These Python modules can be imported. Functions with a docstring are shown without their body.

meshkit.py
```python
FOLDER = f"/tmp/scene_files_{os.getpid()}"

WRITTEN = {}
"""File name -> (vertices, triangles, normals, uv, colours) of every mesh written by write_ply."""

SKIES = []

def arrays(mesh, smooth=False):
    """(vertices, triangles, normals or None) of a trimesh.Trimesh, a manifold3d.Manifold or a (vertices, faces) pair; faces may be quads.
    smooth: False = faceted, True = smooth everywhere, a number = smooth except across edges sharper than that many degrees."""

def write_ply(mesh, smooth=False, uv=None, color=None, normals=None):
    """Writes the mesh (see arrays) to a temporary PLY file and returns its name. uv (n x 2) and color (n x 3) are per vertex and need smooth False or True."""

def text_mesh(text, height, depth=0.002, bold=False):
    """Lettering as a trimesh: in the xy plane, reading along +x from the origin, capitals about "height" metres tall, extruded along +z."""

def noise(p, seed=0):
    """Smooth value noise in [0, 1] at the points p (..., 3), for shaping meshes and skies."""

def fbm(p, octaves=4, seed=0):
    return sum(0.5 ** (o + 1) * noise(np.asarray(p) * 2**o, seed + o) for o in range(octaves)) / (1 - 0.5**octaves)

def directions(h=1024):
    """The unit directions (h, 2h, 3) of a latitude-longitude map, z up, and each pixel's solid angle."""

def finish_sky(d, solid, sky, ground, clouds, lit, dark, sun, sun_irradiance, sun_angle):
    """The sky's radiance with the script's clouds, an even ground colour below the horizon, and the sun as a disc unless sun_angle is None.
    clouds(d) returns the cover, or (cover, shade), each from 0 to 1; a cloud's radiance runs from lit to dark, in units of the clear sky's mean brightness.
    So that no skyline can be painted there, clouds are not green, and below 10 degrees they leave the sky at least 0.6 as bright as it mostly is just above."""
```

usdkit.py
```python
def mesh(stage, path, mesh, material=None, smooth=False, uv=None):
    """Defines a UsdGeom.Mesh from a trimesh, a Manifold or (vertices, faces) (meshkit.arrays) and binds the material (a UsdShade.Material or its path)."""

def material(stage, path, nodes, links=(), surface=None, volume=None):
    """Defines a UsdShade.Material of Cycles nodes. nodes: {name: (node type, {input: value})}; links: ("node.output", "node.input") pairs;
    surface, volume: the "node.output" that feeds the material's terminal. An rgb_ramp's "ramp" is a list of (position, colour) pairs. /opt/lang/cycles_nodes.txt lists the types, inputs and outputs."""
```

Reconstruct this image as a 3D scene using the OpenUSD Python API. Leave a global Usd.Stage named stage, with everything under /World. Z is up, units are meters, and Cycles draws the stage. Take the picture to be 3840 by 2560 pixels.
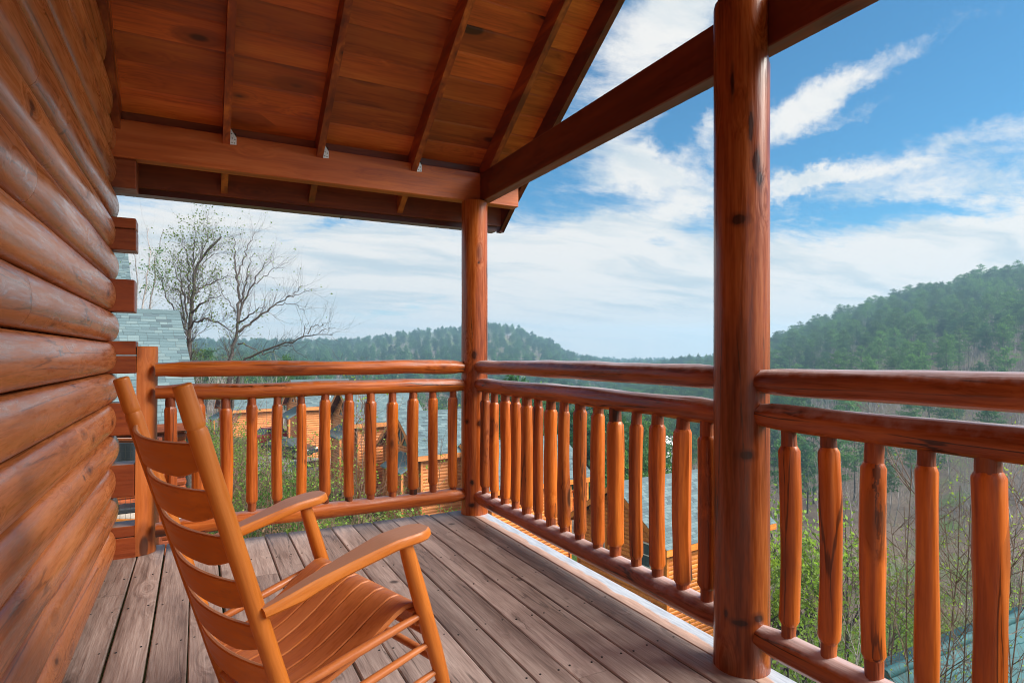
import math, random
import numpy as np
import trimesh
from shapely.geometry import Polygon
from pxr import Usd, UsdGeom, UsdLux, UsdShade, Gf, Sdf, Vt
import usdkit, meshkit

stage = Usd.Stage.CreateInMemory()
UsdGeom.SetStageUpAxis(stage, UsdGeom.Tokens.z)
UsdGeom.SetStageMetersPerUnit(stage, 1.0)
UsdGeom.Xform.Define(stage, '/World')
UsdGeom.Scope.Define(stage, '/World/Looks')

# ---------------------------------------------------------------- camera
PXF, HORIZON, VPX = 2270.0, 1329.0, 742.0          # focal length, horizon row and vanishing column for a 3840 pixel wide picture
YAW = math.atan((1920 - VPX) / PXF)
F = np.array([math.sin(YAW), math.cos(YAW), 0.0])
R = np.array([math.cos(YAW), -math.sin(YAW), 0.0])
EYE = np.array([-1.7885, -4.0403, 1.15])
cam = UsdGeom.Camera.Define(stage, '/World/camera')
cam.CreateHorizontalApertureAttr(36.0)
cam.CreateFocalLengthAttr(36.0 * PXF / 3840)
cam.CreateVerticalApertureOffsetAttr(36.0 * (HORIZON - 1280) / 3840)
cam.CreateClippingRangeAttr(Gf.Vec2f(0.05, 20000))
m = Gf.Matrix4d(*R, 0, 0, 0, 1, 0, *(-F), 0, *EYE, 1)
UsdGeom.Xformable(cam).AddTransformOp().Set(m)
cam.CreateExposureAttr(1.6)

# ---------------------------------------------------------------- sky and sun
SUN_EL, SUN_AZ = math.radians(40), math.radians(130)   # azimuth = atan2(x, y) of the direction towards the sun
SKY = 0.05
HAZE = 0.00055
SUN = np.array([math.sin(SUN_AZ) * math.cos(SUN_EL), math.cos(SUN_AZ) * math.cos(SUN_EL), math.sin(SUN_EL)])


class Ref(str):
    pass


class Graph:
    """Writes a node graph: every method adds a node and returns a reference to its output."""

    def __init__(self):
        self.nodes, self.links, self.k = {}, [], 0

    def add(self, kind, out, **inputs):
        name = f'n{self.k}'
        self.k += 1
        vals = {}
        for key, v in inputs.items():
            if isinstance(v, Ref):
                self.links.append((str(v), f'{name}.{key}'))
            else:
                vals[key] = v
        self.nodes[name] = (kind, vals)
        return Ref(f'{name}.{out}')

    def math(self, op, a, b=0.0, c=0.0, clamp=False):
        return self.add('math', 'value', math_type=op, value1=a, value2=b, value3=c, use_clamp=clamp)

    def noise(self, vec, scale, detail=3.0, rough=0.55, dist=0.0, out='fac'):
        return self.add('noise_texture', out, vector=vec, scale=float(scale), detail=float(detail), roughness=float(rough), distortion=float(dist))

    def ramp(self, fac, stops):
        return self.add('rgb_ramp', 'color', fac=fac, ramp=stops)

    def mix(self, fac, a, b, kind='mix'):
        return self.add('mix', 'color', mix_type=kind, fac=fac, color1=a, color2=b)

    def mapping(self, vec, scale=(1, 1, 1), loc=(0, 0, 0), rot=(0, 0, 0)):
        return self.add('mapping', 'vector', vector=vec, scale=scale, location=loc, rotation=rot)

    def smooth(self, v, lo, hi, a=0.0, b=1.0):
        return self.add('map_range', 'result', range_type='smoothstep', value=v, from_min=float(lo), from_max=float(hi), to_min=float(a), to_max=float(b), clamp=True)

    def vmath(self, op, a, b=(0, 0, 0), out='vector', scale=1.0):
        return self.add('vector_math', out, math_type=op, vector1=a, vector2=b, scale=scale)

    def done(self, path, surface=None, volume=None):
        return usdkit.material(stage, path, self.nodes, self.links, surface=surface, volume=volume)


def aim(px, py):
    d = F + R * (px - 1920) / PXF - np.array([0, 0, 1.0]) * (py - HORIZON) / PXF
    return d / np.linalg.norm(d)


def sky_material():
    g = Graph()
    tc = g.add('texture_coordinate', 'generated')
    d = g.vmath('normalize', tc)
    sky = g.add('sky_texture', 'color', sky_type='single_scattering', sun_disc=False, sun_elevation=SUN_EL, sun_rotation=SUN_AZ, altitude=400.0, air_density=1.0, aerosol_density=0.6, ozone_density=2.5)
    z = g.add('separate_xyz', 'z', vector=d)
    # the clear part of the sky: deeper blue, as in the photograph
    blue = g.mix(1.0, sky, BLUE, 'multiply')
    zc = g.math('maximum', z, 0.02)
    inv = g.math('divide', 1.0, g.math('add', zc, 0.12))
    plane = g.vmath('multiply', d, g.add('combine_xyz', 'vector', x=inv, y=inv, z=0.0))
    # ragged cloud: noise on a flat layer, drawn out along one wind direction; banks and wisps where the photograph has them
    warp = g.noise(plane, 1.3, 3, 0.5, 0, 'color')
    wv = g.vmath('add', plane, g.vmath('scale', g.vmath('subtract', warp, (0.5, 0.5, 0.5)), scale=0.45))
    st = g.mapping(wv, (1.0, 1.7, 1.0), (3.1, 1.7, 0.0), (0, 0, -0.75))
    n1 = g.noise(st, 2.3, 9, 0.60)
    n2 = g.noise(g.mapping(wv, (1.0, 1.8, 1), (1.2, 5.0, 0), (0, 0, -0.75)), 8.0, 8, 0.70)
    d2 = g.vmath('add', d, g.vmath('scale', g.vmath('subtract', g.noise(d, 8.0, 6, 0.66, 0, 'color'), (0.5, 0.5, 0.5)), scale=0.12))
    bias = None
    for (px, py, ang, wa, wb, amp) in CLOUDS:
        c = aim(px * 3840 / 2352, py * 3840 / 2352)
        wa, wb = wa / 1390, wb / 1390
        up = np.array([0, 0, 1.0]) - c * c[2]
        up /= np.linalg.norm(up)
        side = np.cross(c, up)
        a = math.radians(ang)
        e1, e2 = side * math.cos(a) + up * math.sin(a), -side * math.sin(a) + up * math.cos(a)
        x1 = g.vmath('dot_product', d2, tuple(e1 / wa), 'value')
        x2 = g.vmath('dot_product', d2, tuple(e2 / wb), 'value')
        front = g.math('greater_than', g.vmath('dot_product', d, tuple(c), 'value'), 0.0)
        r2 = g.math('add', g.math('multiply', x1, x1), g.math('multiply', x2, x2))
        v = g.math('multiply', g.math('multiply', g.math('exponent', g.math('multiply', r2, -1.0)), front), amp)
        bias = v if bias is None else g.math('add', bias, v)
    away = g.smooth(g.vmath('dot_product', d, tuple(F), 'value'), 0.55, 0.2)
    other = g.math('multiply', away, g.smooth(g.noise(plane, 0.8, 2), 0.28, 0.55, 0.0, 0.95))  # unseen clouds outside the view, thickened to light the cabin gables
    lowz = g.math('add', z, g.math('multiply', g.math('subtract', n1, 0.5), 0.22))
    low = g.smooth(lowz, 0.235, 0.13, 0.0, 0.92)
    n = g.math('add', g.math('multiply', n1, 0.52), g.math('multiply', n2, 0.48))
    dens = g.math('add', g.math('add', g.math('multiply', g.math('subtract', n, 0.5), 2.1), bias), g.math('add', low, other))
    cover = g.smooth(dens, 0.12, 1.05)
    shade = g.smooth(g.noise(g.mapping(wv, (0.5, 1.5, 1), (7, 2, 0), (0, 0, -0.3)), 1.5, 7, 0.62), 0.44, 0.66)
    cl = g.mix(g.math('multiply', shade, 0.9), CLOUD_LIT, CLOUD_DARK)
    col = g.mix(cover, blue, cl)
    hz = g.smooth(z, 0.11, 0.0, 0.0, 0.75)
    col = g.mix(hz, col, HORIZON_LIT)
    bg = g.add('background_shader', 'background', color=col, strength=SKY)
    return g.done('/World/Looks/sky', surface=bg)


# bright banks and wisps: picture place, tilt, half widths, strength
CLOUDS = [(2060, 640, 0, 480, 72, 0.8), (650, 520, 0, 480, 120, 0.85), (1320, 560, 5, 220, 60, 0.5), (1950, 195, 20, 250, 44, 1.05), (1835, 250, 25, 120, 50, 0.5), (2000, 262, 12, 90, 16, 0.8), (1840, 425, 18, 120, 20, 0.9), (1960, 398, 4, 100, 12, 0.6), (2240, 335, 12, 230, 50, 0.62), (2200, 425, -2, 220, 28, 0.5),
          (2280, 505, 8, 150, 20, 0.70), (1470, 110, 52, 190, 95, 0.95), (1600, 40, 40, 120, 70, 0.6), (1500, 365, -28, 130, 50, 0.85), (1440, 400, 5, 120, 45, 0.6), (1500, 492, 14, 190, 34, 0.8), (1640, 280, 60, 40, 26, 0.6),
          (2150, 120, 0, 260, 90, -0.45), (2250, 230, 0, 200, 50, -0.40), (1900, 500, 0, 200, 42, -0.35), (1880, 330, 10, 170, 34, -0.35), (2050, 20, 0, 400, 50, -0.4), (1570, 270, 25, 120, 24, -0.45), (600, 560, 8, 140, 22, -0.55), (760, 520, 10, 70, 16, -0.5), (900, 700, 6, 260, 22, -0.3), (1380, 620, 0, 300, 90, 0.35)]
BLUE = (0.31, 0.79, 0.95)
CLOUD_LIT, CLOUD_DARK, HORIZON_LIT = (6.1, 6.0, 5.85), (3.9, 4.6, 5.05), (6.0, 6.0, 5.9)
dome = UsdLux.DomeLight.Define(stage, '/World/sky')
dome.CreateIntensityAttr(1.0)
dome.GetPrim().SetCustomDataByKey('kind', 'structure')
UsdShade.MaterialBindingAPI.Apply(dome.GetPrim()).Bind(sky_material())

sun = UsdLux.DistantLight.Define(stage, '/World/sun')
sun.CreateIntensityAttr(0.7)
sun.CreateNormalizeAttr(True)
sun.CreateAngleAttr(40.0)
sun.CreateColorAttr(Gf.Vec3f(1.0, 0.95, 0.87))
zax = SUN
xax = np.cross([0, 0, 1.0], zax); xax /= np.linalg.norm(xax)
yax = np.cross(zax, xax)
UsdGeom.Xformable(sun).AddTransformOp().Set(Gf.Matrix4d(*xax, 0, *yax, 0, *zax, 0, 0, 0, 50, 1))

# ---------------------------------------------------------------- helpers
used_names = {}


def numbered(parent, name):
    key = f'{parent}/{name}'
    k = used_names.get(key, 0)
    used_names[key] = k + 1
    return key if k == 0 else f'{key}_{k:03d}'


def tag(path, label=None, cat=None, group=None, kind=None):
    p = stage.GetPrimAtPath(path)
    for key, v in (('label', label), ('category', cat), ('group', group), ('kind', kind)):
        if v:
            p.SetCustomDataByKey(key, v)
    return path


def thing(name, label=None, cat=None, group=None, kind=None, matrix=None, loc=None, rotz=0.0, scale=1.0):
    path = numbered('/World', name)
    x = UsdGeom.Xform.Define(stage, path)
    if matrix is not None:
        x.AddTransformOp().Set(matrix)
    elif loc is not None:
        x.AddTranslateOp().Set(Gf.Vec3d(*map(float, loc)))
        x.AddRotateZOp().Set(float(math.degrees(rotz)))
        if np.ndim(scale) or scale != 1.0:
            s = scale if np.ndim(scale) else (scale,) * 3
            x.AddScaleOp().Set(Gf.Vec3f(*map(float, s)))
    return tag(path, label, cat, group, kind)


def part(parent, name, mesh, mat, smooth=False, label=None, cat=None, group=None, kind=None):
    path = numbered(parent, name)
    usdkit.mesh(stage, path, mesh, LOOK[mat], smooth=smooth)
    return tag(path, label, cat, group, kind)


def W(px, py, d):
    """World point seen at a picture place, d metres ahead of the camera."""
    return EYE + d * (F + R * (px - 1920) / PXF - np.array([0, 0, 1.0]) * (py - HORIZON) / PXF)


def unit(v):
    v = np.asarray(v, float)
    return v / np.maximum(np.linalg.norm(v, axis=-1, keepdims=True), 1e-12)


def cat_mesh(ms):
    return trimesh.util.concatenate([trimesh.Trimesh(*m, process=False) if isinstance(m, tuple) else m for m in ms])


def box(x0, x1, y0, y1, z0, z1, ch=0.0):
    if ch <= 0:
        b = trimesh.creation.box((x1 - x0, y1 - y0, z1 - z0))
        b.apply_translation(((x0 + x1) / 2, (y0 + y1) / 2, (z0 + z1) / 2))
        return b
    pts = []
    for sx in (0, 1):
        for sy in (0, 1):
            for sz in (0, 1):
                c = np.array([(x0, x1)[sx], (y0, y1)[sy], (z0, z1)[sz]])
                s = np.array([1 - 2 * sx, 1 - 2 * sy, 1 - 2 * sz]) * ch
                for k in range(3):
                    o = s.copy()
                    o[k] = 0
                    pts.append(c + o)
    return trimesh.convex.convex_hull(np.array(pts))


def grid_faces(n, m, wrap=True):
    f = []
    i, j = np.meshgrid(np.arange(n - 1), np.arange(m if wrap else m - 1), indexing='ij')
    a = (i * m + j).ravel()
    b = (i * m + (j + 1) % m).ravel()
    c = ((i + 1) * m + (j + 1) % m).ravel()
    d = ((i + 1) * m + j).ravel()
    return np.vstack([np.stack([a, b, c], 1), np.stack([a, c, d], 1)])


def frames(path):
    path = np.asarray(path, float)
    t = unit(np.gradient(path, axis=0))
    a = np.array([0, 0, 1.0]) if abs(t[0][2]) < 0.9 else np.array([1.0, 0, 0])
    u = [unit(np.cross(t[0], a))]
    for k in range(1, len(t)):
        w = u[-1] - t[k] * (u[-1] @ t[k])
        u.append(unit(w))
    u = np.array(u)
    return t, u, np.cross(t, u)


def rings(R3, cap=True):
    """Closed skin over stacked rings (n, m, 3)."""
    n, m = R3.shape[:2]
    v, f = R3.reshape(-1, 3), grid_faces(n, m)
    if cap:
        v = np.vstack([v, R3[0].mean(0), R3[-1].mean(0)])
        j = np.arange(m)
        k = (j + 1) % m
        f = np.vstack([f, np.stack([np.full(m, n * m), k, j], 1), np.stack([np.full(m, n * m + 1), (n - 1) * m + j, (n - 1) * m + k], 1)])
    t = trimesh.Trimesh(v, f, process=False)
    if t.volume < 0:
        t.invert()
    return t


def tube(path, radii, sides=14, seed=0, rough=0.0, freq=6.0, facet=0.0, squash=(1, 1)):
    path = np.asarray(path, float)
    radii = np.broadcast_to(np.asarray(radii, float), (len(path),))
    t, u, v = frames(path)
    ang = np.linspace(0, 2 * np.pi, sides, endpoint=False)
    dirs = u[:, None] * np.cos(ang)[None, :, None] * squash[0] + v[:, None] * np.sin(ang)[None, :, None] * squash[1]
    rad = np.repeat(radii[:, None], sides, 1)
    if rough or facet:
        s = np.concatenate([[0], np.cumsum(np.linalg.norm(np.diff(path, axis=0), axis=1))])
        q = np.stack([np.broadcast_to(np.cos(ang) * 1.3, rad.shape), np.broadcast_to(np.sin(ang) * 1.3, rad.shape), np.broadcast_to((s * freq)[:, None], rad.shape)], -1)
        rad = rad * (1 + rough * (2 * meshkit.fbm(q + 11.3 * seed, 3, seed) - 1))
        if facet:                                           # strokes of the draw-knife: flat strips that wander along the log
            k = 6 + seed % 3
            ph = seed * 1.7 + 0.9 * (meshkit.noise(np.stack([s * 1.6 + seed, s * 0, s * 0], -1), seed)[:, None] - 0.5)
            loc = (ang[None] + ph) % (2 * np.pi / k) - np.pi / k
            flat = np.cos(np.pi / k) / np.cos(loc)
            rad = rad * (1 - facet + facet * flat / flat.mean())
    return rings(path[:, None] + dirs * rad[..., None])


def line(p0, p1, n):
    return np.asarray(p0, float) + np.linspace(0, 1, n)[:, None] * (np.asarray(p1, float) - np.asarray(p0, float))


def loft(path, w, h, side, up, ch=0.004):
    """A bar of chamfered rectangular section along a path; side and up are the section's axes."""
    path = np.asarray(path, float)
    n = len(path)
    w = np.broadcast_to(np.asarray(w, float), (n,)) / 2
    h = np.broadcast_to(np.asarray(h, float), (n,)) / 2
    side = np.broadcast_to(np.asarray(side, float), (n, 3))
    up = np.broadcast_to(np.asarray(up, float), (n, 3))
    c = np.minimum(ch, np.minimum(w, h) * 0.6)
    cs = [(w, h - c), (w - c, h), (-(w - c), h), (-w, h - c), (-w, -(h - c)), (-(w - c), -h), (w - c, -h), (w, -(h - c))]
    return rings(np.stack([path + side * a[:, None] + up * b[:, None] for a, b in cs], 1))


def sticks(p0, p1, r0, r1, sides=3):
    """Many tapered sticks in one mesh: arrays (k, 3), (k, 3), (k,), (k,)."""
    p0, p1 = np.asarray(p0, float), np.asarray(p1, float)
    d = unit(p1 - p0)
    a = np.where(np.abs(d[:, 2:3]) < 0.9, [[0, 0, 1.0]], [[1.0, 0, 0]])
    u = unit(np.cross(d, a))
    v = np.cross(d, u)
    ang = np.linspace(0, 2 * np.pi, sides, endpoint=False)
    c = u[:, None] * np.cos(ang)[None, :, None] + v[:, None] * np.sin(ang)[None, :, None]
    A = p0[:, None] + c * np.asarray(r0)[:, None, None]
    B = p1[:, None] + c * np.asarray(r1)[:, None, None]
    k = len(p0)
    V = np.concatenate([A, B], 1).reshape(-1, 3)
    j = np.arange(sides)
    q = np.concatenate([np.stack([j, (j + 1) % sides, sides + (j + 1) % sides], 1), np.stack([j, sides + (j + 1) % sides, sides + j], 1)])
    Fc = (q[None] + (np.arange(k) * 2 * sides)[:, None, None]).reshape(-1, 3)
    return trimesh.Trimesh(V, Fc, process=False)


def leaves(points, size, rng, aspect=1.8, flat=0.0, bend=True):
    """Leaf-sized faces at the points: a kite of two triangles each, folded along its rib."""
    p = np.asarray(points, float)
    k = len(p)
    d = unit(rng.normal(size=(k, 3)))
    nrm = unit(rng.normal(size=(k, 3)) + np.array([0, 0, flat]))
    s = np.cross(d, nrm)
    s = unit(s)
    sz = size * rng.uniform(0.6, 1.35, k)[:, None]
    a, b = p, p + d * sz
    m = p + d * sz * 0.5
    l, r = m + s * sz / aspect * 0.5 + nrm * sz * 0.08, m - s * sz / aspect * 0.5 + nrm * sz * 0.08
    V = np.stack([a, l, b, r], 1).reshape(-1, 3)
    base = (np.arange(k) * 4)[:, None]
    Fc = np.concatenate([base + [0, 1, 2], base + [0, 2, 3]])
    return trimesh.Trimesh(V, Fc, process=False)


# ---------------------------------------------------------------- materials
LOOK = {}


def wood(name, axis, dark, mid, light, rough=0.42, coat=0.0, knots=1.0, fine=60.0, contrast=1.0, check=0.0, fade_sheen=None, bump=0.25, spec=0.5, knot_scale=6.5, tone=0.22, specks=0.0, spots=()):
    """Stained timber: grain drawn out along one axis, a few dark knots, hairline checks; fade = colour of the upper side: weathering, on the rails also painted sky sheen."""
    g = Graph()
    tc = g.add('texture_coordinate', 'object')
    rnd = g.add('object_info', 'random')
    off = g.add('combine_xyz', 'vector', x=g.math('multiply', rnd, 31.7), y=g.math('multiply', rnd, 57.3), z=g.math('multiply', rnd, 83.1))
    p = g.vmath('add', tc, off)
    k = [1.0, 1.0, 1.0]
    k['xyz'.index(axis)] = 0.07
    pg = g.mapping(p, tuple(k))
    kk = [1.0, 1.0, 1.0]
    kk['xyz'.index(axis)] = 0.4
    vec = g.mapping(p, tuple(kk))
    vor = g.add('voronoi_texture', 'distance', vector=vec, scale=float(knot_scale), feature='f1', randomness=1.0)
    vcol = Ref(vor.split('.')[0] + '.color')
    pull = g.smooth(vor, 0.42, 0.0, 0.0, 0.05)
    pg2 = g.vmath('add', pg, g.add('combine_xyz', 'vector', x=pull, y=pull, z=pull)) if knots else pg
    broad = g.noise(pg2, 9, 2, 0.5, 0.5)
    fin = g.noise(pg2, fine, 3, 0.62)
    fac = g.math('add', g.math('multiply', broad, 0.55), g.math('multiply', fin, 0.45))
    w = 0.17 / contrast
    col = g.ramp(fac, [(0.5 - w, dark), (0.5, mid), (0.5 + w, light)])
    big = g.noise(p, 1.7, 1, 0.5)
    col = g.mix(g.smooth(big, 0.35, 0.75, 0.0, 0.45), col, tuple(np.array(dark) * 1.05))
    bright = g.math('add', 1.0 - tone, g.math('multiply', rnd, 2 * tone))
    col = g.mix(1.0, col, g.add('combine_xyz', 'vector', x=bright, y=bright, z=bright), 'multiply')
    if knots:
        sr = g.add('separate_color', 'r', color=vcol)
        size = g.math('multiply', g.smooth(sr, 0.35, 1.0, 0.02, 1.0), 0.21 * knots)
        kn = g.smooth(g.math('subtract', vor, size), 0.030, -0.035)
        halo = g.smooth(g.math('subtract', vor, g.math('multiply', size, 1.8)), 0.10, -0.04, 0.0, 0.5)
        col = g.mix(halo, col, tuple(np.array(dark) * 0.60))
        col = g.mix(g.math('multiply', kn, 0.9), col, tuple(np.array(dark) * 0.20))
    if specks:
        sv = g.add('voronoi_texture', 'distance', vector=p, scale=float(specks), feature='f1', randomness=1.0)
        col = g.mix(g.math('multiply', g.smooth(sv, 0.11, 0.05), 0.8), col, tuple(np.array(dark) * 0.16))
    for (c, rx, rz) in spots:                                       # single knots and scars where this timber has them
        e = g.vmath('multiply', g.vmath('subtract', tc, tuple(c)), (1 / rx, 1 / rx, 1 / rz))
        e = g.vmath('length', g.vmath('add', e, g.vmath('scale', g.vmath('subtract', g.noise(tc, 40, 2, 0.6, 0, 'color'), (0.5, 0.5, 0.5)), scale=0.9)), out='value')
        col = g.mix(g.smooth(e, 2.0, 0.9, 0.0, 0.6), col, tuple(np.array(dark) * 0.7))
        col = g.mix(g.smooth(e, 1.05, 0.7, 0.0, 0.9), col, tuple(np.array(dark) * 0.25))
    if check:
        kz = [1.0, 1.0, 1.0]
        kz['xyz'.index(axis)] = 0.05
        cv = g.vmath('add', g.mapping(p, tuple(kz)), g.vmath('scale', g.add('combine_xyz', 'vector', x=broad, y=fin, z=broad), scale=0.03))
        ck = g.add('voronoi_texture', 'distance', vector=cv, scale=10.0, feature='distance_to_edge', randomness=1.0)
        some = g.smooth(big, 0.47, 0.58)
        cm = g.math('multiply', g.smooth(ck, 0.022, 0.008), some)
        col = g.mix(g.math('multiply', cm, check), col, tuple(np.array(dark) * 0.18))
    rg = g.smooth(fin, 0.3, 0.7, rough - 0.07, rough + 0.12)
    if fade_sheen:
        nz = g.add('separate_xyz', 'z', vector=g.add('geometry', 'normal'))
        edge = g.math('add', nz, g.math('multiply', g.math('subtract', g.noise(p, 22, 3, 0.65), 0.5), fade_sheen[1]))
        fm = g.smooth(edge, fade_sheen[2], fade_sheen[3])
        col = g.mix(g.math('multiply', fm, fade_sheen[4]), col, fade_sheen[0])
        rg = g.add('mix_float', 'result', fac=fm, a=rg, b=fade_sheen[5] if len(fade_sheen) > 5 else rough)
    bp = g.add('bump', 'normal', height=g.noise(pg, fine, 2, 0.6), strength=float(bump), distance=0.004)
    pb = g.add('principled_bsdf', 'BSDF', base_color=col, roughness=rg, normal=bp, specular_ior_level=float(spec), coat_weight=float(coat), coat_roughness=0.22)
    LOOK[name] = g.done(f'/World/Looks/{name}', surface=pb)


def plain(name, color, rough=0.6, metallic=0.0, vary=0.15, scale=8.0, bump=0.0, spec=0.5, tone=0.0):
    g = Graph()
    tc = g.add('texture_coordinate', 'object')
    n = g.noise(tc, scale, 4, 0.6)
    c = np.array(color)
    col = g.ramp(n, [(0.3, tuple(c * (1 - vary))), (0.7, tuple(c * (1 + vary)))])
    if tone:
        rnd = g.add('object_info', 'random')
        b = g.math('add', 1 - tone, g.math('multiply', rnd, 2 * tone))
        col = g.mix(1.0, col, g.add('combine_xyz', 'vector', x=b, y=b, z=b), 'multiply')
    kw = {}
    if bump:
        kw['normal'] = g.add('bump', 'normal', height=n, strength=float(bump), distance=0.02)
    pb = g.add('principled_bsdf', 'BSDF', base_color=col, roughness=float(rough), metallic=float(metallic), specular_ior_level=float(spec), **kw)
    LOOK[name] = g.done(f'/World/Looks/{name}', surface=pb)


def foliage(name, dark, light, trans=0.35, scale=1.3, tone=0.42):
    g = Graph()
    tc = g.add('texture_coordinate', 'object')
    rnd = g.add('object_info', 'random')
    n = g.noise(tc, scale, 3, 0.6)
    isl = g.add('geometry', 'random_per_island')
    f = g.math('add', g.math('multiply', n, 0.6), g.math('multiply', isl, 0.4))
    col = g.ramp(f, [(0.25, dark), (0.75, light)])
    b = g.math('add', 1 - tone, g.math('multiply', rnd, 2 * tone))
    col = g.mix(1.0, col, g.add('combine_xyz', 'vector', x=b, y=b, z=g.math('multiply', b, 0.9)), 'multiply')
    pb = g.add('principled_bsdf', 'BSDF', base_color=col, roughness=0.6, specular_ior_level=0.25)
    tl = g.add('translucent_bsdf', 'BSDF', color=g.mix(1.0, col, (1.5, 1.5, 0.8), 'multiply'))
    LOOK[name] = g.done(f'/World/Looks/{name}', surface=g.add('mix_closure', 'closure', fac=float(trans), closure1=pb, closure2=tl))


ORANGE = ((0.18, 0.030, 0.004), (0.47, 0.102, 0.008), (0.66, 0.178, 0.016))
RAIL_FADE_SHEEN = ((0.33, 0.19, 0.16), 0.7, 0.62, 0.98, 0.75)  # rail tops: weathered tone that also carries a painted wet sheen
wood('stained_rail_across', 'x', *ORANGE, rough=0.36, check=0.9, bump=0.5, fade_sheen=RAIL_FADE_SHEEN)
wood('stained_rail_along', 'y', (0.13, 0.024, 0.005), (0.33, 0.070, 0.010), (0.52, 0.140, 0.022), rough=0.34, check=0.9, bump=0.7, fade_sheen=((0.56, 0.43, 0.42), 0.7, 0.35, 0.97, 0.85, 0.24))  # near-white sky sheen painted over the weathered tops
wood('stained_spindle', 'z', *ORANGE, rough=0.36, check=0.75, bump=0.5)
wood('peeled_neck', 'z', (0.10, 0.020, 0.005), (0.30, 0.060, 0.010), (0.46, 0.125, 0.022), rough=0.5, bump=1.0, fine=90)


def on_post(px, py, y0, r=0.098):
    """The place on a round post that is seen at a picture place (2352 pixel wide picture)."""
    d = aim(px * 3840 / 2352, py * 3840 / 2352)
    o = EYE[:2] - np.array([0.0, y0])
    a, b, c = d[:2] @ d[:2], o @ d[:2], o @ o - r * r
    t = (-b - math.sqrt(max(0.0, b * b - a * c))) / a
    return EYE + t * d


SPOTS = [(on_post(px, py, -2.44), a, b) for px, py, a, b in ((1725, 290, 0.009, 0.06), (1738, 372, 0.016, 0.045), (1745, 410, 0.014, 0.03), (1698, 503, 0.028, 0.018), (1714, 1045, 0.028, 0.015), (1742, 1420, 0.020, 0.016), (1668, 1408, 0.007, 0.016), (1700, 1430, 0.03, 0.012), (1682, 190, 0.006, 0.05))]
SPOTS += [(on_post(px, py, 0.0), a, b) for px, py, a, b in ((1089, 815, 0.019, 0.030), (1072, 968, 0.015, 0.014), (1101, 972, 0.015, 0.022), (1084, 1108, 0.013, 0.016), (1100, 603, 0.008, 0.008), (1084, 1160, 0.02, 0.014))]
wood('stained_post', 'z', (0.10, 0.016, 0.004), (0.30, 0.060, 0.008), (0.48, 0.125, 0.018), rough=0.27, check=0.8, bump=0.35, knots=0.6, spots=SPOTS)
wood('knot_wood', 'z', (0.025, 0.008, 0.005), (0.07, 0.020, 0.009), (0.14, 0.045, 0.015), rough=0.35, knots=0)
wood('half_post', 'z', (0.26, 0.055, 0.010), (0.46, 0.115, 0.016), (0.56, 0.16, 0.03), rough=0.42, bump=0.3)
wood('wall_log', 'y', (0.24, 0.062, 0.017), (0.46, 0.142, 0.040), (0.58, 0.205, 0.066), rough=0.27, bump=0.12, knots=0.5, spec=0.6, knot_scale=7.5, contrast=0.9, specks=5.5, check=0.55, tone=0.14)
wood('corner_timber', 'x', (0.16, 0.028, 0.007), (0.29, 0.056, 0.011), (0.38, 0.09, 0.018), rough=0.4, bump=0.3, fade_sheen=((0.40, 0.30, 0.24), 0.4, 0.8, 0.99, 0.7))
wood('ceiling_board', 'x', (0.28, 0.048, 0.008), (0.57, 0.115, 0.016), (0.72, 0.200, 0.034), rough=0.42, bump=0.2, knots=0.9, knot_scale=5.5, contrast=0.9, tone=0.3)
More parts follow.
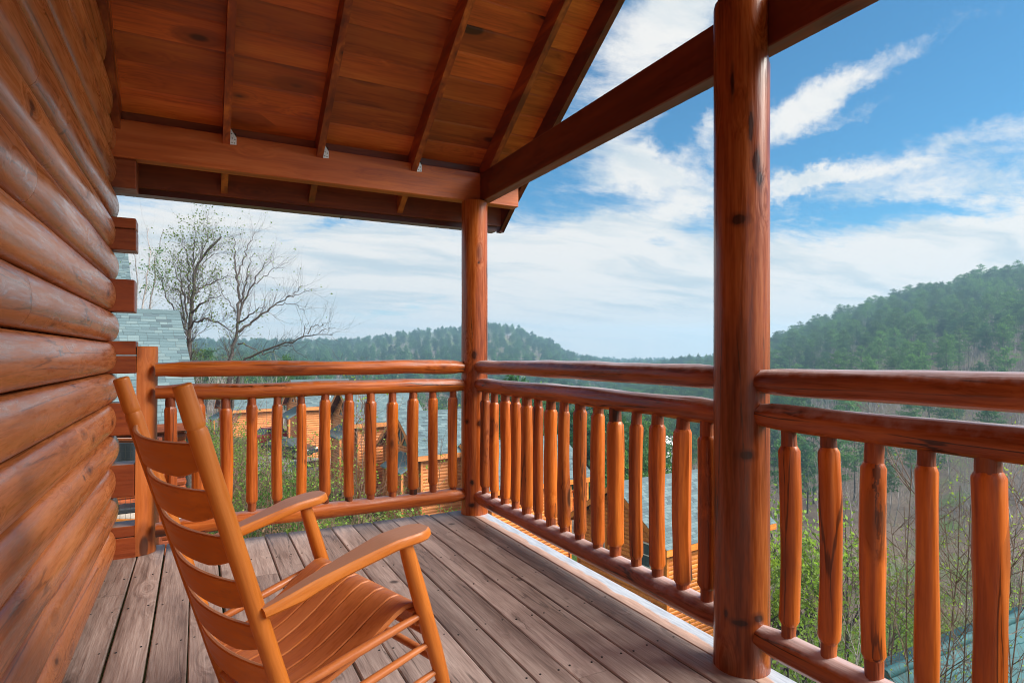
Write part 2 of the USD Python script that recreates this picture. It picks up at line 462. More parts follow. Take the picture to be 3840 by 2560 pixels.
wood('rafter_wood', 'y', (0.16, 0.024, 0.005), (0.34, 0.062, 0.010), (0.58, 0.155, 0.026), rough=0.45, fine=34, contrast=1.3, bump=0.3, knots=0.6)
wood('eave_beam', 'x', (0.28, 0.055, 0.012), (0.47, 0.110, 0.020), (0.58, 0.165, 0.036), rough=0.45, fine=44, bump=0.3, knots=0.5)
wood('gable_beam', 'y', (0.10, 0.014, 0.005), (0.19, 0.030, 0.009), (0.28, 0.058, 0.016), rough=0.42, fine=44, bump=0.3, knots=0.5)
wood('trim_dark', 'x', (0.12, 0.025, 0.010), (0.20, 0.045, 0.016), (0.28, 0.07, 0.024), rough=0.45, knots=0.5)
wood('chair_wood', 'z', (0.42, 0.105, 0.010), (0.57, 0.160, 0.016), (0.66, 0.205, 0.026), rough=0.40, fine=80, contrast=1.2, bump=0.2, knots=0.12, tone=0.04)
wood('chair_slat', 'y', (0.42, 0.105, 0.010), (0.57, 0.160, 0.016), (0.66, 0.205, 0.026), rough=0.42, fine=80, contrast=1.2, bump=0.2, knots=0.12, tone=0.05, fade_sheen=((0.48, 0.24, 0.14), 0.3, 0.45, 0.95, 0.75))
wood('chair_worn', 'x', (0.42, 0.105, 0.010), (0.57, 0.160, 0.016), (0.66, 0.205, 0.026), rough=0.40, fine=80, contrast=1.25, bump=0.2, knots=0.15, tone=0.05, fade_sheen=((0.47, 0.245, 0.15), 0.35, 0.45, 0.95, 0.8))
wood('chair_seat', 'x', (0.42, 0.115, 0.028), (0.54, 0.165, 0.042), (0.62, 0.215, 0.065), rough=0.36, fine=80, contrast=1.2, bump=0.2, knots=0.12, tone=0.06)
wood('deck_board', 'y', (0.19, 0.132, 0.109), (0.40, 0.295, 0.253), (0.57, 0.445, 0.39), rough=0.52, fine=70, contrast=1.15, check=0.6, bump=0.8, knots=0.6, specks=3.5, tone=0.22)
wood('deck_frame', 'x', (0.05, 0.035, 0.028), (0.10, 0.07, 0.055), (0.14, 0.10, 0.08), rough=0.7)
wood('cabin_log', 'x', (0.48, 0.125, 0.018), (0.72, 0.225, 0.035), (0.80, 0.30, 0.06), rough=0.45, knots=0.3, bump=0.1, tone=0.15)
wood('cabin_log_far', 'x', (0.46, 0.15, 0.045), (0.68, 0.25, 0.075), (0.76, 0.32, 0.11), rough=0.5, knots=0.3, bump=0.1, tone=0.1)
plain('bracket_steel', (0.80, 0.86, 0.92), 0.4, 0.1, 0.12, 40)
plain('dark_hole', (0.02, 0.02, 0.022), 0.8)
plain('gutter_metal', (0.085, 0.018, 0.012), 0.35)
plain('roof_top', (0.16, 0.20, 0.20), 0.9)
plain('window_frame', (0.72, 0.70, 0.64), 0.5)
plain('window_glass', (0.045, 0.065, 0.075), 0.08, 0.0, 0.3, 2.0, spec=1.0)
plain('vent_metal', (0.75, 0.76, 0.76), 0.4)
plain('white_board', (0.78, 0.79, 0.80), 0.5)
plain('grey_tin', (0.55, 0.57, 0.58), 0.5)
plain('wire_black', (0.03, 0.028, 0.026), 0.5)
plain('wicker_black', (0.022, 0.026, 0.034), 0.55, 0, 0.3, 60)
plain('sand_deck', (0.46, 0.40, 0.33), 0.8, 0, 0.15, 10)
plain('car_red', (0.50, 0.03, 0.035), 0.25)
plain('car_dark', (0.02, 0.028, 0.035), 0.25)
plain('car_white', (0.72, 0.76, 0.78), 0.25)
plain('car_glass', (0.06, 0.09, 0.10), 0.08, spec=1.0)
plain('car_lamp', (0.75, 0.75, 0.72), 0.2)
plain('tyre', (0.02, 0.02, 0.02), 0.8)
plain('rim', (0.5, 0.5, 0.5), 0.35, 0.7)
plain('bark_grey', (0.29, 0.26, 0.25), 0.85, 0, 0.4, 6, tone=0.35)
plain('bark_dark', (0.060, 0.050, 0.044), 0.9, 0, 0.4, 6, tone=0.25)
plain('bark_near', (0.10, 0.086, 0.08), 0.9, 0, 0.45, 14, bump=0.5)
plain('twig_brown', (0.15, 0.085, 0.06), 0.8, 0, 0.3, 10, tone=0.3)
plain('tile_teal', (0.035, 0.115, 0.13), 0.7, 0, 0.18, 5, spec=0.25, tone=0.1)
for i, c in enumerate([(0.10, 0.155, 0.172), (0.122, 0.182, 0.20), (0.148, 0.208, 0.22), (0.08, 0.118, 0.135)]):
    plain(f'shingle_{"abcd"[i]}', c, 0.9, 0, 0.16, 90, bump=0.4, tone=0.10)
foliage('pine_needles', (0.055, 0.135, 0.05), (0.19, 0.33, 0.10), 0.38)
foliage('pine_needles_blue', (0.035, 0.10, 0.052), (0.11, 0.24, 0.11), 0.35)
foliage('leaf_spring', (0.11, 0.185, 0.028), (0.25, 0.35, 0.065), 0.4)
foliage('leaf_mid', (0.045, 0.12, 0.018), (0.14, 0.27, 0.04), 0.4)
foliage('leaf_bud', (0.24, 0.36, 0.06), (0.50, 0.60, 0.16), 0.45)
foliage('leaf_dry', (0.12, 0.065, 0.035), (0.26, 0.16, 0.08), 0.2)
foliage('leaf_sparse', (0.17, 0.28, 0.05), (0.34, 0.47, 0.12), 0.45)


def ground_look():
    g = Graph()
    p = g.add('geometry', 'position')
    n = g.noise(p, 0.05, 5, 0.6)
    f = g.noise(p, 1.6, 5, 0.7)
    litter = g.ramp(f, [(0.3, (0.085, 0.064, 0.050)), (0.5, (0.155, 0.115, 0.09)), (0.72, (0.23, 0.18, 0.14))])
    grass = g.ramp(f, [(0.3, (0.045, 0.085, 0.02)), (0.7, (0.13, 0.22, 0.045))])
    d = g.vmath('length', g.vmath('subtract', p, tuple(EYE)), out='value')
    near = g.smooth(d, 95, 45, 0.0, 0.22)
    col = g.mix(g.smooth(g.math('add', n, near), 0.56, 0.70), litter, grass)
    pb = g.add('principled_bsdf', 'BSDF', base_color=col, roughness=0.95, specular_ior_level=0.1, normal=g.add('bump', 'normal', height=f, strength=0.8, distance=0.3))
    LOOK['ground'] = g.done('/World/Looks/ground', surface=pb)


def border_look():
    """The outermost board: wet outer half, ragged at the edge, with sky reflection painted in silver."""
    g = Graph()
    p = g.add('texture_coordinate', 'object')
    x = g.add('separate_xyz', 'x', vector=p)
    st = g.mapping(p, (1, 0.10, 1))
    edge = g.math('add', x, g.math('multiply', g.math('subtract', g.noise(g.mapping(p, (1, 0.45, 1)), 9, 5, 0.6), 0.5), 0.11))
    m = g.smooth(edge, 0.008, 0.020)
    fin = g.noise(st, 80, 4, 0.6)
    inner = g.ramp(fin, [(0.3, (0.36, 0.22, 0.165)), (0.7, (0.56, 0.38, 0.30))])
    outer = g.ramp(fin, [(0.3, (0.30, 0.33, 0.385)), (0.6, (0.47, 0.505, 0.56))])  # sky mirrored in the wet wood, put into the colour
    pb = g.add('principled_bsdf', 'BSDF', base_color=g.mix(m, inner, outer), roughness=g.smooth(m, 0, 1, 0.5, 0.24), normal=g.add('bump', 'normal', height=fin, strength=0.35, distance=0.003))
    LOOK['border_board'] = g.done('/World/Looks/border_board', surface=pb)


def asphalt_look():
    g = Graph()
    p = g.add('geometry', 'position')
    col = g.ramp(g.noise(p, 3, 5, 0.7), [(0.3, (0.16, 0.155, 0.15)), (0.7, (0.26, 0.25, 0.24))])
    LOOK['asphalt'] = g.done('/World/Looks/asphalt', surface=g.add('principled_bsdf', 'BSDF', base_color=col, roughness=0.9))


ground_look(); border_look(); asphalt_look()

# ---------------------------------------------------------------- the log house that carries the porch
rng = np.random.default_rng(7)
COURSE = 0.1745


def log_piece(k, y0, y1, seed):
    """One milled wall log: flat back, swelling face, along y."""
    n = max(3, int((y1 - y0) / 0.12))
    ys = np.linspace(y0, y1, n)
    a = np.linspace(-np.pi / 2, np.pi / 2, 13)
    xs = -2.256 + 0.066 * np.cos(a) ** 0.72
    zs = (k + 0.5) * COURSE + (COURSE / 2 - 0.0022) * np.sin(a)
    sec = np.vstack([np.stack([xs, zs], 1), [[-2.40, zs[-1]], [-2.40, zs[0]]]])
    v = np.zeros((n, len(sec), 3))
    v[:, :, 0], v[:, :, 2] = sec[None, :, 0], sec[None, :, 1]
    v[:, :, 1] = ys[:, None]
    q = np.stack([v[:, :13, 1] * 2.2, v[:, :13, 2] * 9, v[:, :13, 2] * 0 + seed * 3.1], -1)
    v[:, :13, 0] += (meshkit.fbm(q, 3, seed) - 0.5) * 0.010 * np.cos(a)[None] ** 0.5
    e = np.minimum(ys - y0, y1 - ys)                               # the ends are eased over
    v[:, :13, 0] -= (0.006 * np.exp(-e / 0.012))[:, None] * np.cos(a)[None]
    return rings(v)


house = thing('log_house', 'red brown log house wall beside the porch deck, its corner timbers crossing behind the railing', 'house')
JOINTS = {7: -1.935, 9: -1.885, 11: -1.833, 13: -0.15, 4: -3.1, 2: -4.3}
ROOF0, PITCH = 2.411, 0.667


def under(y):
    return ROOF0 - PITCH * (y + 0.02)


for k in range(0, 24):
    end = -0.003 if k % 2 == 0 else 0.150
    top = (k + 1) * COURSE
    if k >= 13:
        end = -0.003
    if top > under(0) + 0.16:
        end = min(end, (ROOF0 + 0.155 - top) / PITCH - 0.02)
    start = max(-6.9, 2 * -2.44 - (ROOF0 + 0.155 - top) / PITCH + 0.02) if k >= 13 and top > under(0) + 0.16 else -6.9
    if end - start < 0.3:
        continue
    cuts = [start] + ([JOINTS[k]] if k in JOINTS and JOINTS[k] < end - 0.1 else []) + [end]
    for a, b in zip(cuts[:-1], cuts[1:]):
        part(house, 'log', log_piece(k, a, b - (0.0025 if b != end else 0), 3 * k + len(cuts)), 'wall_log', smooth=40)
for k in range(0, 13):
    if k % 2 == 0:
        z0, z1 = k * COURSE - 0.004, (k + 1) * COURSE + 0.004
        if k in (0, 6, 10):                                         # two timbers laid on each other
            zm = z0 + (z1 - z0) * (0.66 if k != 6 else 0.56)
            part(house, 'corner_timber', box(-6.2, -2.100, 0.0, 0.150, z0, zm - 0.002, 0.004), 'corner_timber', smooth=20)
            part(house, 'corner_timber', box(-6.2, -2.101, 0.002, 0.150, zm + 0.002, z1, 0.004), 'corner_timber', smooth=20)
        else:
            part(house, 'corner_timber', box(-6.2, -2.100 - 0.004 * (k % 3), 0.0, 0.150, z0, z1, 0.004), 'corner_timber', smooth=20)
    else:
        part(house, 'corner_timber', box(-6.2, -2.402, 0.02, 0.148, k * COURSE + 0.006, (k + 1) * COURSE - 0.006), 'corner_timber')
part(house, 'foundation_wall', box(-6.2, -2.26, -6.9, 0.10, -7.5, -0.01), 'grey_tin')
# ceiling-line trim on the wall
ys = np.array([0.0, -2.44])
part(house, 'trim_board', loft(np.stack([np.full(2, -2.185), ys, under(ys) + 0.135], 1), 0.03, 0.055, (1, 0, 0), unit((0, PITCH, 1)), 0.002), 'rafter_wood')

# ---------------------------------------------------------------- deck
deck = thing('porch_deck', 'weathered brown plank deck of the porch with a pale wet outer board', 'deck')
PITCHX = 0.1372
SPLITS = {3: [-2.239], 15: [-0.600], 10: [-0.64], 6: [-3.3], 12: [-2.9]}


def plank(x0, x1, y0, y1, seed, th=0.034):
    n = max(4, int((y1 - y0) / 0.25))
    ys = np.linspace(y0, y1, n)
    c = 0.004
    sec = np.array([(x0, -th), (x1, -th), (x1, -c), (x1 - c, 0), ((x0 + x1) / 2, 0.0012), (x0 + c, 0), (x0, -c)])
    v = np.zeros((n, len(sec), 3))
    v[..., 0], v[..., 2] = sec[:, 0], sec[:, 1]
    v[..., 1] = ys[:, None]
    wob = (meshkit.fbm(np.stack([ys * 0.9, ys * 0 + seed, ys * 0], -1), 2, seed) - 0.5)
    v[..., 0] += 0.005 * wob[:, None]
    v[..., 2] += 0.004 * (meshkit.fbm(np.stack([ys * 0.7 + 9, ys * 0 + seed, ys * 0], -1), 2, seed + 5) - 0.5)[:, None]
    return rings(v)


for k in range(16):
    xr = -0.0435 - PITCHX * k
    gap = 0.0035 + 0.004 * rng.random() + (0.003 if k > 9 else 0)
    front = 0.098 + 0.016 * (rng.random() - 0.5) + (0.02 if k in (9, 11) else 0)
    if k >= 13:
        front = 0.20
    cuts = [-6.9] + SPLITS.get(k, []) + [front]
    for a, b in zip(cuts[:-1], cuts[1:]):
        part(deck, 'deck_board', plank(xr - PITCHX + gap, xr, a + 0.0015, b - (0.0015 if b != front else 0), k * 5 + len(cuts)), 'deck_board', smooth=25)
part(deck, 'border_board', plank(-0.0405, 0.083, -6.9, 0.096, 99), 'border_board', smooth=25, label='wet outermost board along the railing, sky reflection painted pale on it')
rn_ = np.random.default_rng(12)
heads = []
for k in range(16):
    for j in range(15):
        for fx in (0.024, 0.108):
            h = trimesh.creation.cylinder(radius=0.0042, height=0.003, sections=8)
            h.apply_translation((-0.0435 - PITCHX * (k + 1) + 0.005 + fx + rn_.normal(0, 0.004), -0.36 - 0.45 * j + rn_.normal(0, 0.010), 0.0006))
            heads.append(h)
part(deck, 'screw_heads', cat_mesh(heads), 'dark_hole', kind='stuff')
part(deck, 'rim_joist', box(-2.2, 0.074, 0.040, 0.078, -0.30, -0.0345), 'deck_frame')
part(deck, 'rim_joist', box(0.030, 0.068, -6.9, 0.036, -0.30, -0.0350), 'deck_frame')
for j in range(15):
    y = -0.36 - 0.45 * j
    part(deck, 'joist', box(-2.24, 0.028, y - 0.019, y + 0.019, -0.24, -0.0352), 'deck_frame')
for y in (0.0, -2.44, -4.88):
    part(deck, 'support_post', box(-0.08, 0.026, y - 0.055, y + 0.035, -13.5, -0.302 if y else -0.31), 'deck_frame')

# ---------------------------------------------------------------- posts
POST2 = -2.440


def round_post(y, r0, r1, top, seed, bevel=False):
    zs = np.concatenate([np.linspace(0.001, top - 0.03, 44), [top - 0.012, top - 0.003, top]])
    rr = np.interp(zs, [0, 0.10, top], [r0, r0 * 0.985, r1])
    if bevel:
        rr[-3:] *= np.array([0.97, 0.90, 0.80])
    return tube(np.stack([0 * zs, np.full_like(zs, y), zs], 1), rr, 30, seed, 0.022, 1.6, 0.0)


POSTS = [(0.0, 0.0985, 0.094, 2.256, 'slim round log post at the deck corner where the two railings meet'),
         (POST2, 0.1005, 0.098, 2.462, 'thick varnished log post in the right half of the view, notched under the beam'),
         (-4.88, 0.099, 0.095, 2.256, 'round log post at the far right end of the porch railing')]
for i, (y, r0, r1, top, lab) in enumerate(POSTS):
    t = thing('porch_post', lab, 'post', 'log posts of the porch')
    body = round_post(y, r0, r1, top, 5 + 3 * i, i == 1)
    if i == 1:                                                       # the upper outer side is cut back for the beam
        v = np.array(body.vertices)
        sel = v[:, 2] > 2.250
        v[sel, 0] = np.minimum(v[sel, 0], 0.033)
        body = trimesh.Trimesh(v, body.faces, process=False)
    part(t, 'shaft', body, 'stained_post', smooth=50)

hp = thing('half_log_post', 'short half log post at the house corner, its flat side against the corner timbers', 'post')
a = np.linspace(-np.pi / 2, np.pi / 2, 17)
zs = np.concatenate([np.linspace(0.001, 1.185, 16), [1.194, 1.197]])
sec = np.stack([-2.098 + 0.100 * np.cos(a) ** 0.9, 0.098 + 0.098 * np.sin(a)], 1)
v = np.zeros((len(zs), len(sec), 3))
v[..., :2] = sec[None]
v[..., 2] = zs[:, None]
v[-1, :, :2] = v[-1, :, :2] * 0.96 + np.array([-2.07, 0.098]) * 0.04
v[..., 0] += 0.006 * (meshkit.fbm(np.stack([v[..., 2] * 2, v[..., 1] * 4, v[..., 0]], -1), 3, 3) - 0.5) - 0.010 * (1 - v[..., 2])
part(hp, 'shaft', rings(v), 'half_post', smooth=40)


# ---------------------------------------------------------------- railings
def rail(p0, p1, r, seed, sag=0.0, taper=0.82):
    n = 44
    p = line(p0, p1, n)
    s = np.linspace(0, 1, n)
    q = np.stack([s * 4 + seed, s * 0, s * 0], -1)
    p[:, 2] += 0.012 * (meshkit.fbm(q, 2, seed) - 0.5) - sag * np.sin(np.pi * s)
    rr = np.full(n, r) * (1 + 0.10 * (meshkit.fbm(np.stack([s * 5, s * 0 + seed, s * 0], -1), 2, seed + 2) - 0.5))
    L = np.linalg.norm(np.asarray(p1) - p0)
    e = np.minimum(s, 1 - s) * L
    rr *= taper + (1 - taper) * np.clip((e - 0.085) / 0.05, 0, 1) ** 0.5
    return tube(p, rr, 20, seed, 0.07, 4.5, 0.95)


def spindle(x, y, z0, z1, r, seed):
    rg = np.random.default_rng(900 + seed)
    lo, hi = z0 + rg.uniform(0.030, 0.070), z1 - rg.uniform(0.035, 0.075)
    bow = rg.normal(0, 0.005, 2)
    r = r * 0.95
    zz = np.linspace(lo, hi, 22)

    def mid(z):
        s = np.sin(np.pi * (z - z0) / (z1 - z0))
        return np.stack([x + bow[0] * s, y + bow[1] * s, z], 1)
    rr = r * (1 + 0.22 * (meshkit.fbm(np.stack([zz * 3 + seed, zz * 0, zz * 0], -1), 2, seed) - 0.5))
    bz = np.concatenate([[lo], zz[:1] + 0.016, zz[2:-2], zz[-1:] - 0.016, [hi]])
    br = np.concatenate([[r * 0.76], rr[:1], rr[2:-2], rr[-1:], [r * 0.78]])
    body = tube(mid(bz), br, 18, seed, 0.055, 4.0, 0.95)
    nz0, nz1 = np.linspace(z0 - 0.02, lo + 0.004, 5), np.linspace(hi - 0.004, z1 + 0.02, 5)
    n0 = tube(mid(nz0), np.linspace(r * 0.70, r * 0.76, 5), 12, seed, 0.10, 14)
    n1 = tube(mid(nz1), np.linspace(r * 0.78, r * 0.72, 5), 12, seed + 1, 0.12, 14)
    return body, n0, n1


def railing(label, ends, spots, along, seed, zs):
    t = thing('log_railing', label, 'railing', 'peeled log railing sections')
    a, b = ends
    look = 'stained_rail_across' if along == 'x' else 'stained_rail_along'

    def P(s, z):
        return (s, 0.004, z) if along == 'x' else (0.0, s, z)
    for i, (name, z, r) in enumerate((('top_rail', zs[0], 0.0475), ('middle_rail', zs[1], 0.048), ('bottom_rail', zs[2], 0.050))):
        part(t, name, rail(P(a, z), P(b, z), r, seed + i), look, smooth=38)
    for i, (s, r) in enumerate(spots):
        x, y = (s, 0.004) if along == 'x' else (0.0, s)
        body, n0, n1 = spindle(x, y, zs[2] + 0.034, zs[1] - 0.034, r, seed * 7 + i)
        sp = part(t, 'spindle', body, 'stained_spindle', smooth=38)
        part(sp, 'neck', n0, 'peeled_neck', smooth=45)
        part(sp, 'neck', n1, 'peeled_neck', smooth=45)


LEFT = [-1.931, -1.787, -1.641, -1.494, -1.345, -1.205, -1.055, -0.903, -0.759, -0.609, -0.462, -0.318, -0.165]
RIGHT1 = [-0.191, -0.335, -0.492, -0.639, -0.788, -0.93, -1.077, -1.219, -1.374, -1.534, -1.676, -1.837, -1.979, -2.137, -2.269]
RIGHT2 = [-2.641, -2.788, -2.937, -3.082, -3.228, -3.38, -3.53, -3.68, -3.83, -3.98, -4.13, -4.28, -4.43, -4.58, -4.72]
WR = [0.037, 0.034, 0.040, 0.036, 0.041, 0.033, 0.039, 0.036, 0.038, 0.037, 0.041, 0.034, 0.037, 0.039, 0.038]
railing('straight log railing from the house corner to the slim corner post', (-2.005, -0.03), [(x, WR[(i * 4) % 15] * 0.97) for i, x in enumerate(LEFT)], 'x', 3, (1.062, 0.930, 0.138))
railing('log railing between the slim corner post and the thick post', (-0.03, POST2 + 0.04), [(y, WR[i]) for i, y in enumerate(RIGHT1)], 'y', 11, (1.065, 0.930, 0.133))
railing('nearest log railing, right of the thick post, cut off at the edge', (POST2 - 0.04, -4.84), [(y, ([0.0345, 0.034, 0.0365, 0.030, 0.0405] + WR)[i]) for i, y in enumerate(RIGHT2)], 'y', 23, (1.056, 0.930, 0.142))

# ---------------------------------------------------------------- beams and roof of the porch
BZ0, BZ1 = 2.257, 2.470
bm = thing('porch_beam', 'orange brown eave beam resting on the slim corner post and the house corner', 'beam')
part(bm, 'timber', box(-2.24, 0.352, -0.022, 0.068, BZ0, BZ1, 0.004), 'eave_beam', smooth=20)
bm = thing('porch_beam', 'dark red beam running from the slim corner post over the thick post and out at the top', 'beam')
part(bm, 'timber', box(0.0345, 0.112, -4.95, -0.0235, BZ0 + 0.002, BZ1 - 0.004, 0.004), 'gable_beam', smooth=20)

roof = thing('porch_roof', 'sloping porch roof of knotty boards on dark rafters above the deck', 'roof')
RIDGE = -2.44


def prism(poly_yz, x0, x1):
    p = np.asarray(poly_yz, float)
    v = np.stack([np.stack([np.full(len(p), x), p[:, 0], p[:, 1]], 1) for x in (x0, x1)])
    return rings(v)


RX = [-2.172, -1.617, -1.074, -0.446, 0.100]
for i, xr in enumerate(RX):
    x0 = xr - 0.040
    rf = part(roof, 'rafter', prism([(0.308, under(0.308)), (0.308, under(0.308) + 0.1640), (RIDGE, under(RIDGE) + 0.1640), (RIDGE, under(RIDGE))], x0, xr), 'rafter_wood', smooth=20)
    if i in (1, 2, 3):
        pl = Polygon([(0, 0), (0.035, 0.003), (0.035, 0.046), (0.004, 0.094), (0, 0.094)])
        for hx, hz in ((0.010, 0.014), (0.024, 0.012), (0.012, 0.040), (0.026, 0.034), (0.008, 0.066)):
            pl = pl.difference(__import__('shapely').Point(hx, hz).buffer(0.0036, 6))
        e = trimesh.creation.extrude_polygon(pl, 0.003, engine='earcut')
        e.apply_transform(np.array([[1, 0, 0, xr + 0.001], [0, 0, -1, -0.0225], [0, 1, 0, under(-0.02) + 0.002], [0, 0, 0, 1.0]]))
        hb = part(roof, 'rafter_bracket', e, 'bracket_steel')
        part(hb, 'nail_holes', box(xr + 0.003, xr + 0.034, -0.0226, -0.0222, under(-0.02) + 0.006, under(-0.02) + 0.074), 'dark_hole')
part(roof, 'barge_rafter', prism([(0.400, 2.140), (0.345, 2.137), (0.345, 2.155), (RIDGE, 2.400 - PITCH * (RIDGE + 0.02)), (RIDGE, 2.590 - PITCH * (RIDGE + 0.02)), (0.400, 2.318)], 0.372, 0.412), 'gable_beam', smooth=20)
xs_cuts = [-2.46] + [x - 0.02 for x in RX[1:]] + [0.371]
for k in range(-3, 18):
    ya, yb = -0.088 - 0.1365 * k, -0.088 - 0.1365 * (k + 1)
    if ya > 0.345:
        continue
    yb = max(yb, RIDGE)
    if ya - yb < 0.02:
        continue
    g = 0.0060
    za, zb = under(ya) + 0.165, under(yb) + 0.165
    sl = lambda y: under(y) + 0.165
    poly = [(ya - 0.0005, sl(ya) + 0.009), (ya - g, sl(ya - g)), (yb + g, sl(yb + g)), (yb + 0.0005, sl(yb) + 0.009), (yb + 0.0005, sl(yb) + 0.026), (ya - 0.0005, sl(ya) + 0.026)]
    cuts = [xs_cuts[0]] + sorted(rng.choice(xs_cuts[1:-1], 2, replace=False)) + [xs_cuts[-1]]
    for a, b in zip(cuts[:-1], cuts[1:]):
        part(roof, 'roof_board', prism(poly, a, b - 0.001), 'ceiling_board')
part(roof, 'shingle_cover', prism([(0.36, under(0.36) + 0.196), (RIDGE, under(RIDGE) + 0.196), (RIDGE, under(RIDGE) + 0.226), (0.36, under(0.36) + 0.226)], -6.2, 0.425), 'roof_top')
for i in range(len(RX) - 1):
    part(roof, 'blocking', box(RX[i] + 0.001, RX[i + 1] - 0.041, 0.040, 0.075, BZ1 + 0.001, under(0.04) + 0.163), 'trim_dark')
part(roof, 'fascia', box(-6.2, 0.371, 0.309, 0.333, 2.176, 2.345), 'trim_dark')
# the other slope, over the camera
mir = lambda y: 2 * RIDGE - y
for i, xr in enumerate(RX):
    part(roof, 'rafter', prism([(mir(0.308), under(0.308)), (mir(0.308), under(0.308) + 0.1640), (RIDGE - 0.002, under(RIDGE) + 0.1640), (RIDGE - 0.002, under(RIDGE))], xr - 0.040, xr), 'rafter_wood')
for k in range(-3, 18):
    ya, yb = -0.088 - 0.1365 * k, max(RIDGE, -0.088 - 0.1365 * (k + 1))
    if ya > 0.345 or ya - yb < 0.02:
        continue
    part(roof, 'roof_board', prism([(mir(a) - 0.004, under(a) + 0.165 + h) for a, h in ((ya, 0.001), (ya, 0.026), (yb + 0.003, 0.026), (yb + 0.003, 0.001))], -2.46, 0.371), 'ceiling_board')
part(roof, 'shingle_cover', prism([(mir(0.36), under(0.36) + 0.196), (RIDGE - 0.002, under(RIDGE) + 0.196), (RIDGE - 0.002, under(RIDGE) + 0.226), (mir(0.36), under(0.36) + 0.226)], -6.2, 0.425), 'roof_top')
gut = part(roof, 'gutter', prism([(0.334, 2.243), (0.334, 2.139), (0.432, 2.139), (0.445, 2.160), (0.445, 2.235), (0.439, 2.235), (0.439, 2.163), (0.428, 2.146), (0.340, 2.146), (0.340, 2.243)], -6.2, 0.345), 'gutter_metal')
part(gut, 'joint_band', box(-0.870, -0.866, 0.336, 0.447, 2.137, 2.238), 'dark_hole')

# ---------------------------------------------------------------- rocking chair
TH, ROCK = math.radians(-17.5), math.radians(16)
PAIR = np.array([math.sin(TH), math.cos(TH), 0])
FWD = np.array([math.cos(TH), -math.sin(TH), 0])
E1 = FWD * math.cos(ROCK) + np.array([0, 0, math.sin(ROCK)])
E3 = -FWD * math.sin(ROCK) + np.array([0, 0, math.cos(ROCK)])
C0 = np.array([-1.818, -2.617, 0.0])
rocker = thing('rocking_chair', 'orange stained slat back wooden rocking chair standing on the deck', 'chair', loc=C0, rotz=0)
WB = 0.508
CM = np.eye(4)
CM[:3, 0], CM[:3, 1], CM[:3, 2] = E1, PAIR, E3


def chair_part(name, mesh, look, smooth=35):
    # parts keep the chair's own axes as their object axes, so that the grain runs along them
    path = numbered(rocker, name)
    mm = usdkit.mesh(stage, path, mesh, LOOK[look], smooth=smooth)
    mm.AddTransformOp().Set(Gf.Matrix4d(*CM.T.ravel().tolist()))
    return path


def turned(p0, p1, prof, sides=18):
    s = np.array([a for a, b in prof])
    p = np.asarray(p0, float) + s[:, None] * (np.asarray(p1, float) - np.asarray(p0, float))
    return tube(p, [b for a, b in prof], sides)


for y in (0.0, WB):
    zt, zb = 1.046, 0.030
    s = lambda z: (zt - z) / (zt - zb)
    prof = [(0, 0.0155), (0.002, 0.0185), (0.006, 0.0195), (s(0.965), 0.0208), (s(0.955), 0.0208), (s(0.951), 0.0185), (s(0.948), 0.0183), (s(0.944), 0.0205)] + [(s(z), 0.0212) for z in (0.93, 0.8, 0.65, 0.5, 0.35, 0.2)] + [(1, 0.018)]
    chair_part('back_post', turned((0.300, y, zt), (0.310, y, zb), prof, 22), 'chair_wood', 50)
for i, z in enumerate((0.916, 0.805, 0.695, 0.583, 0.472, 0.361)):
    u = np.linspace(0, 1, 19)
    bow = 4 * u * (1 - u)
    h = 0.052 + 0.031 * np.clip(bow * 1.5, 0, 1) ** 0.9
    p = np.stack([0.300 + 0.001 * i - 0.042 * bow, u * WB, z + 0.004 * bow - h / 2], 1)
    tn = unit(np.gradient(p * [1, 1, 0], axis=0))
    sd = np.stack([tn[:, 1], -tn[:, 0], 0 * tn[:, 0]], 1)
    chair_part('backrest_slat', loft(p, 0.0115, h, sd, (0, 0, 1), 0.003), 'chair_slat', 35)
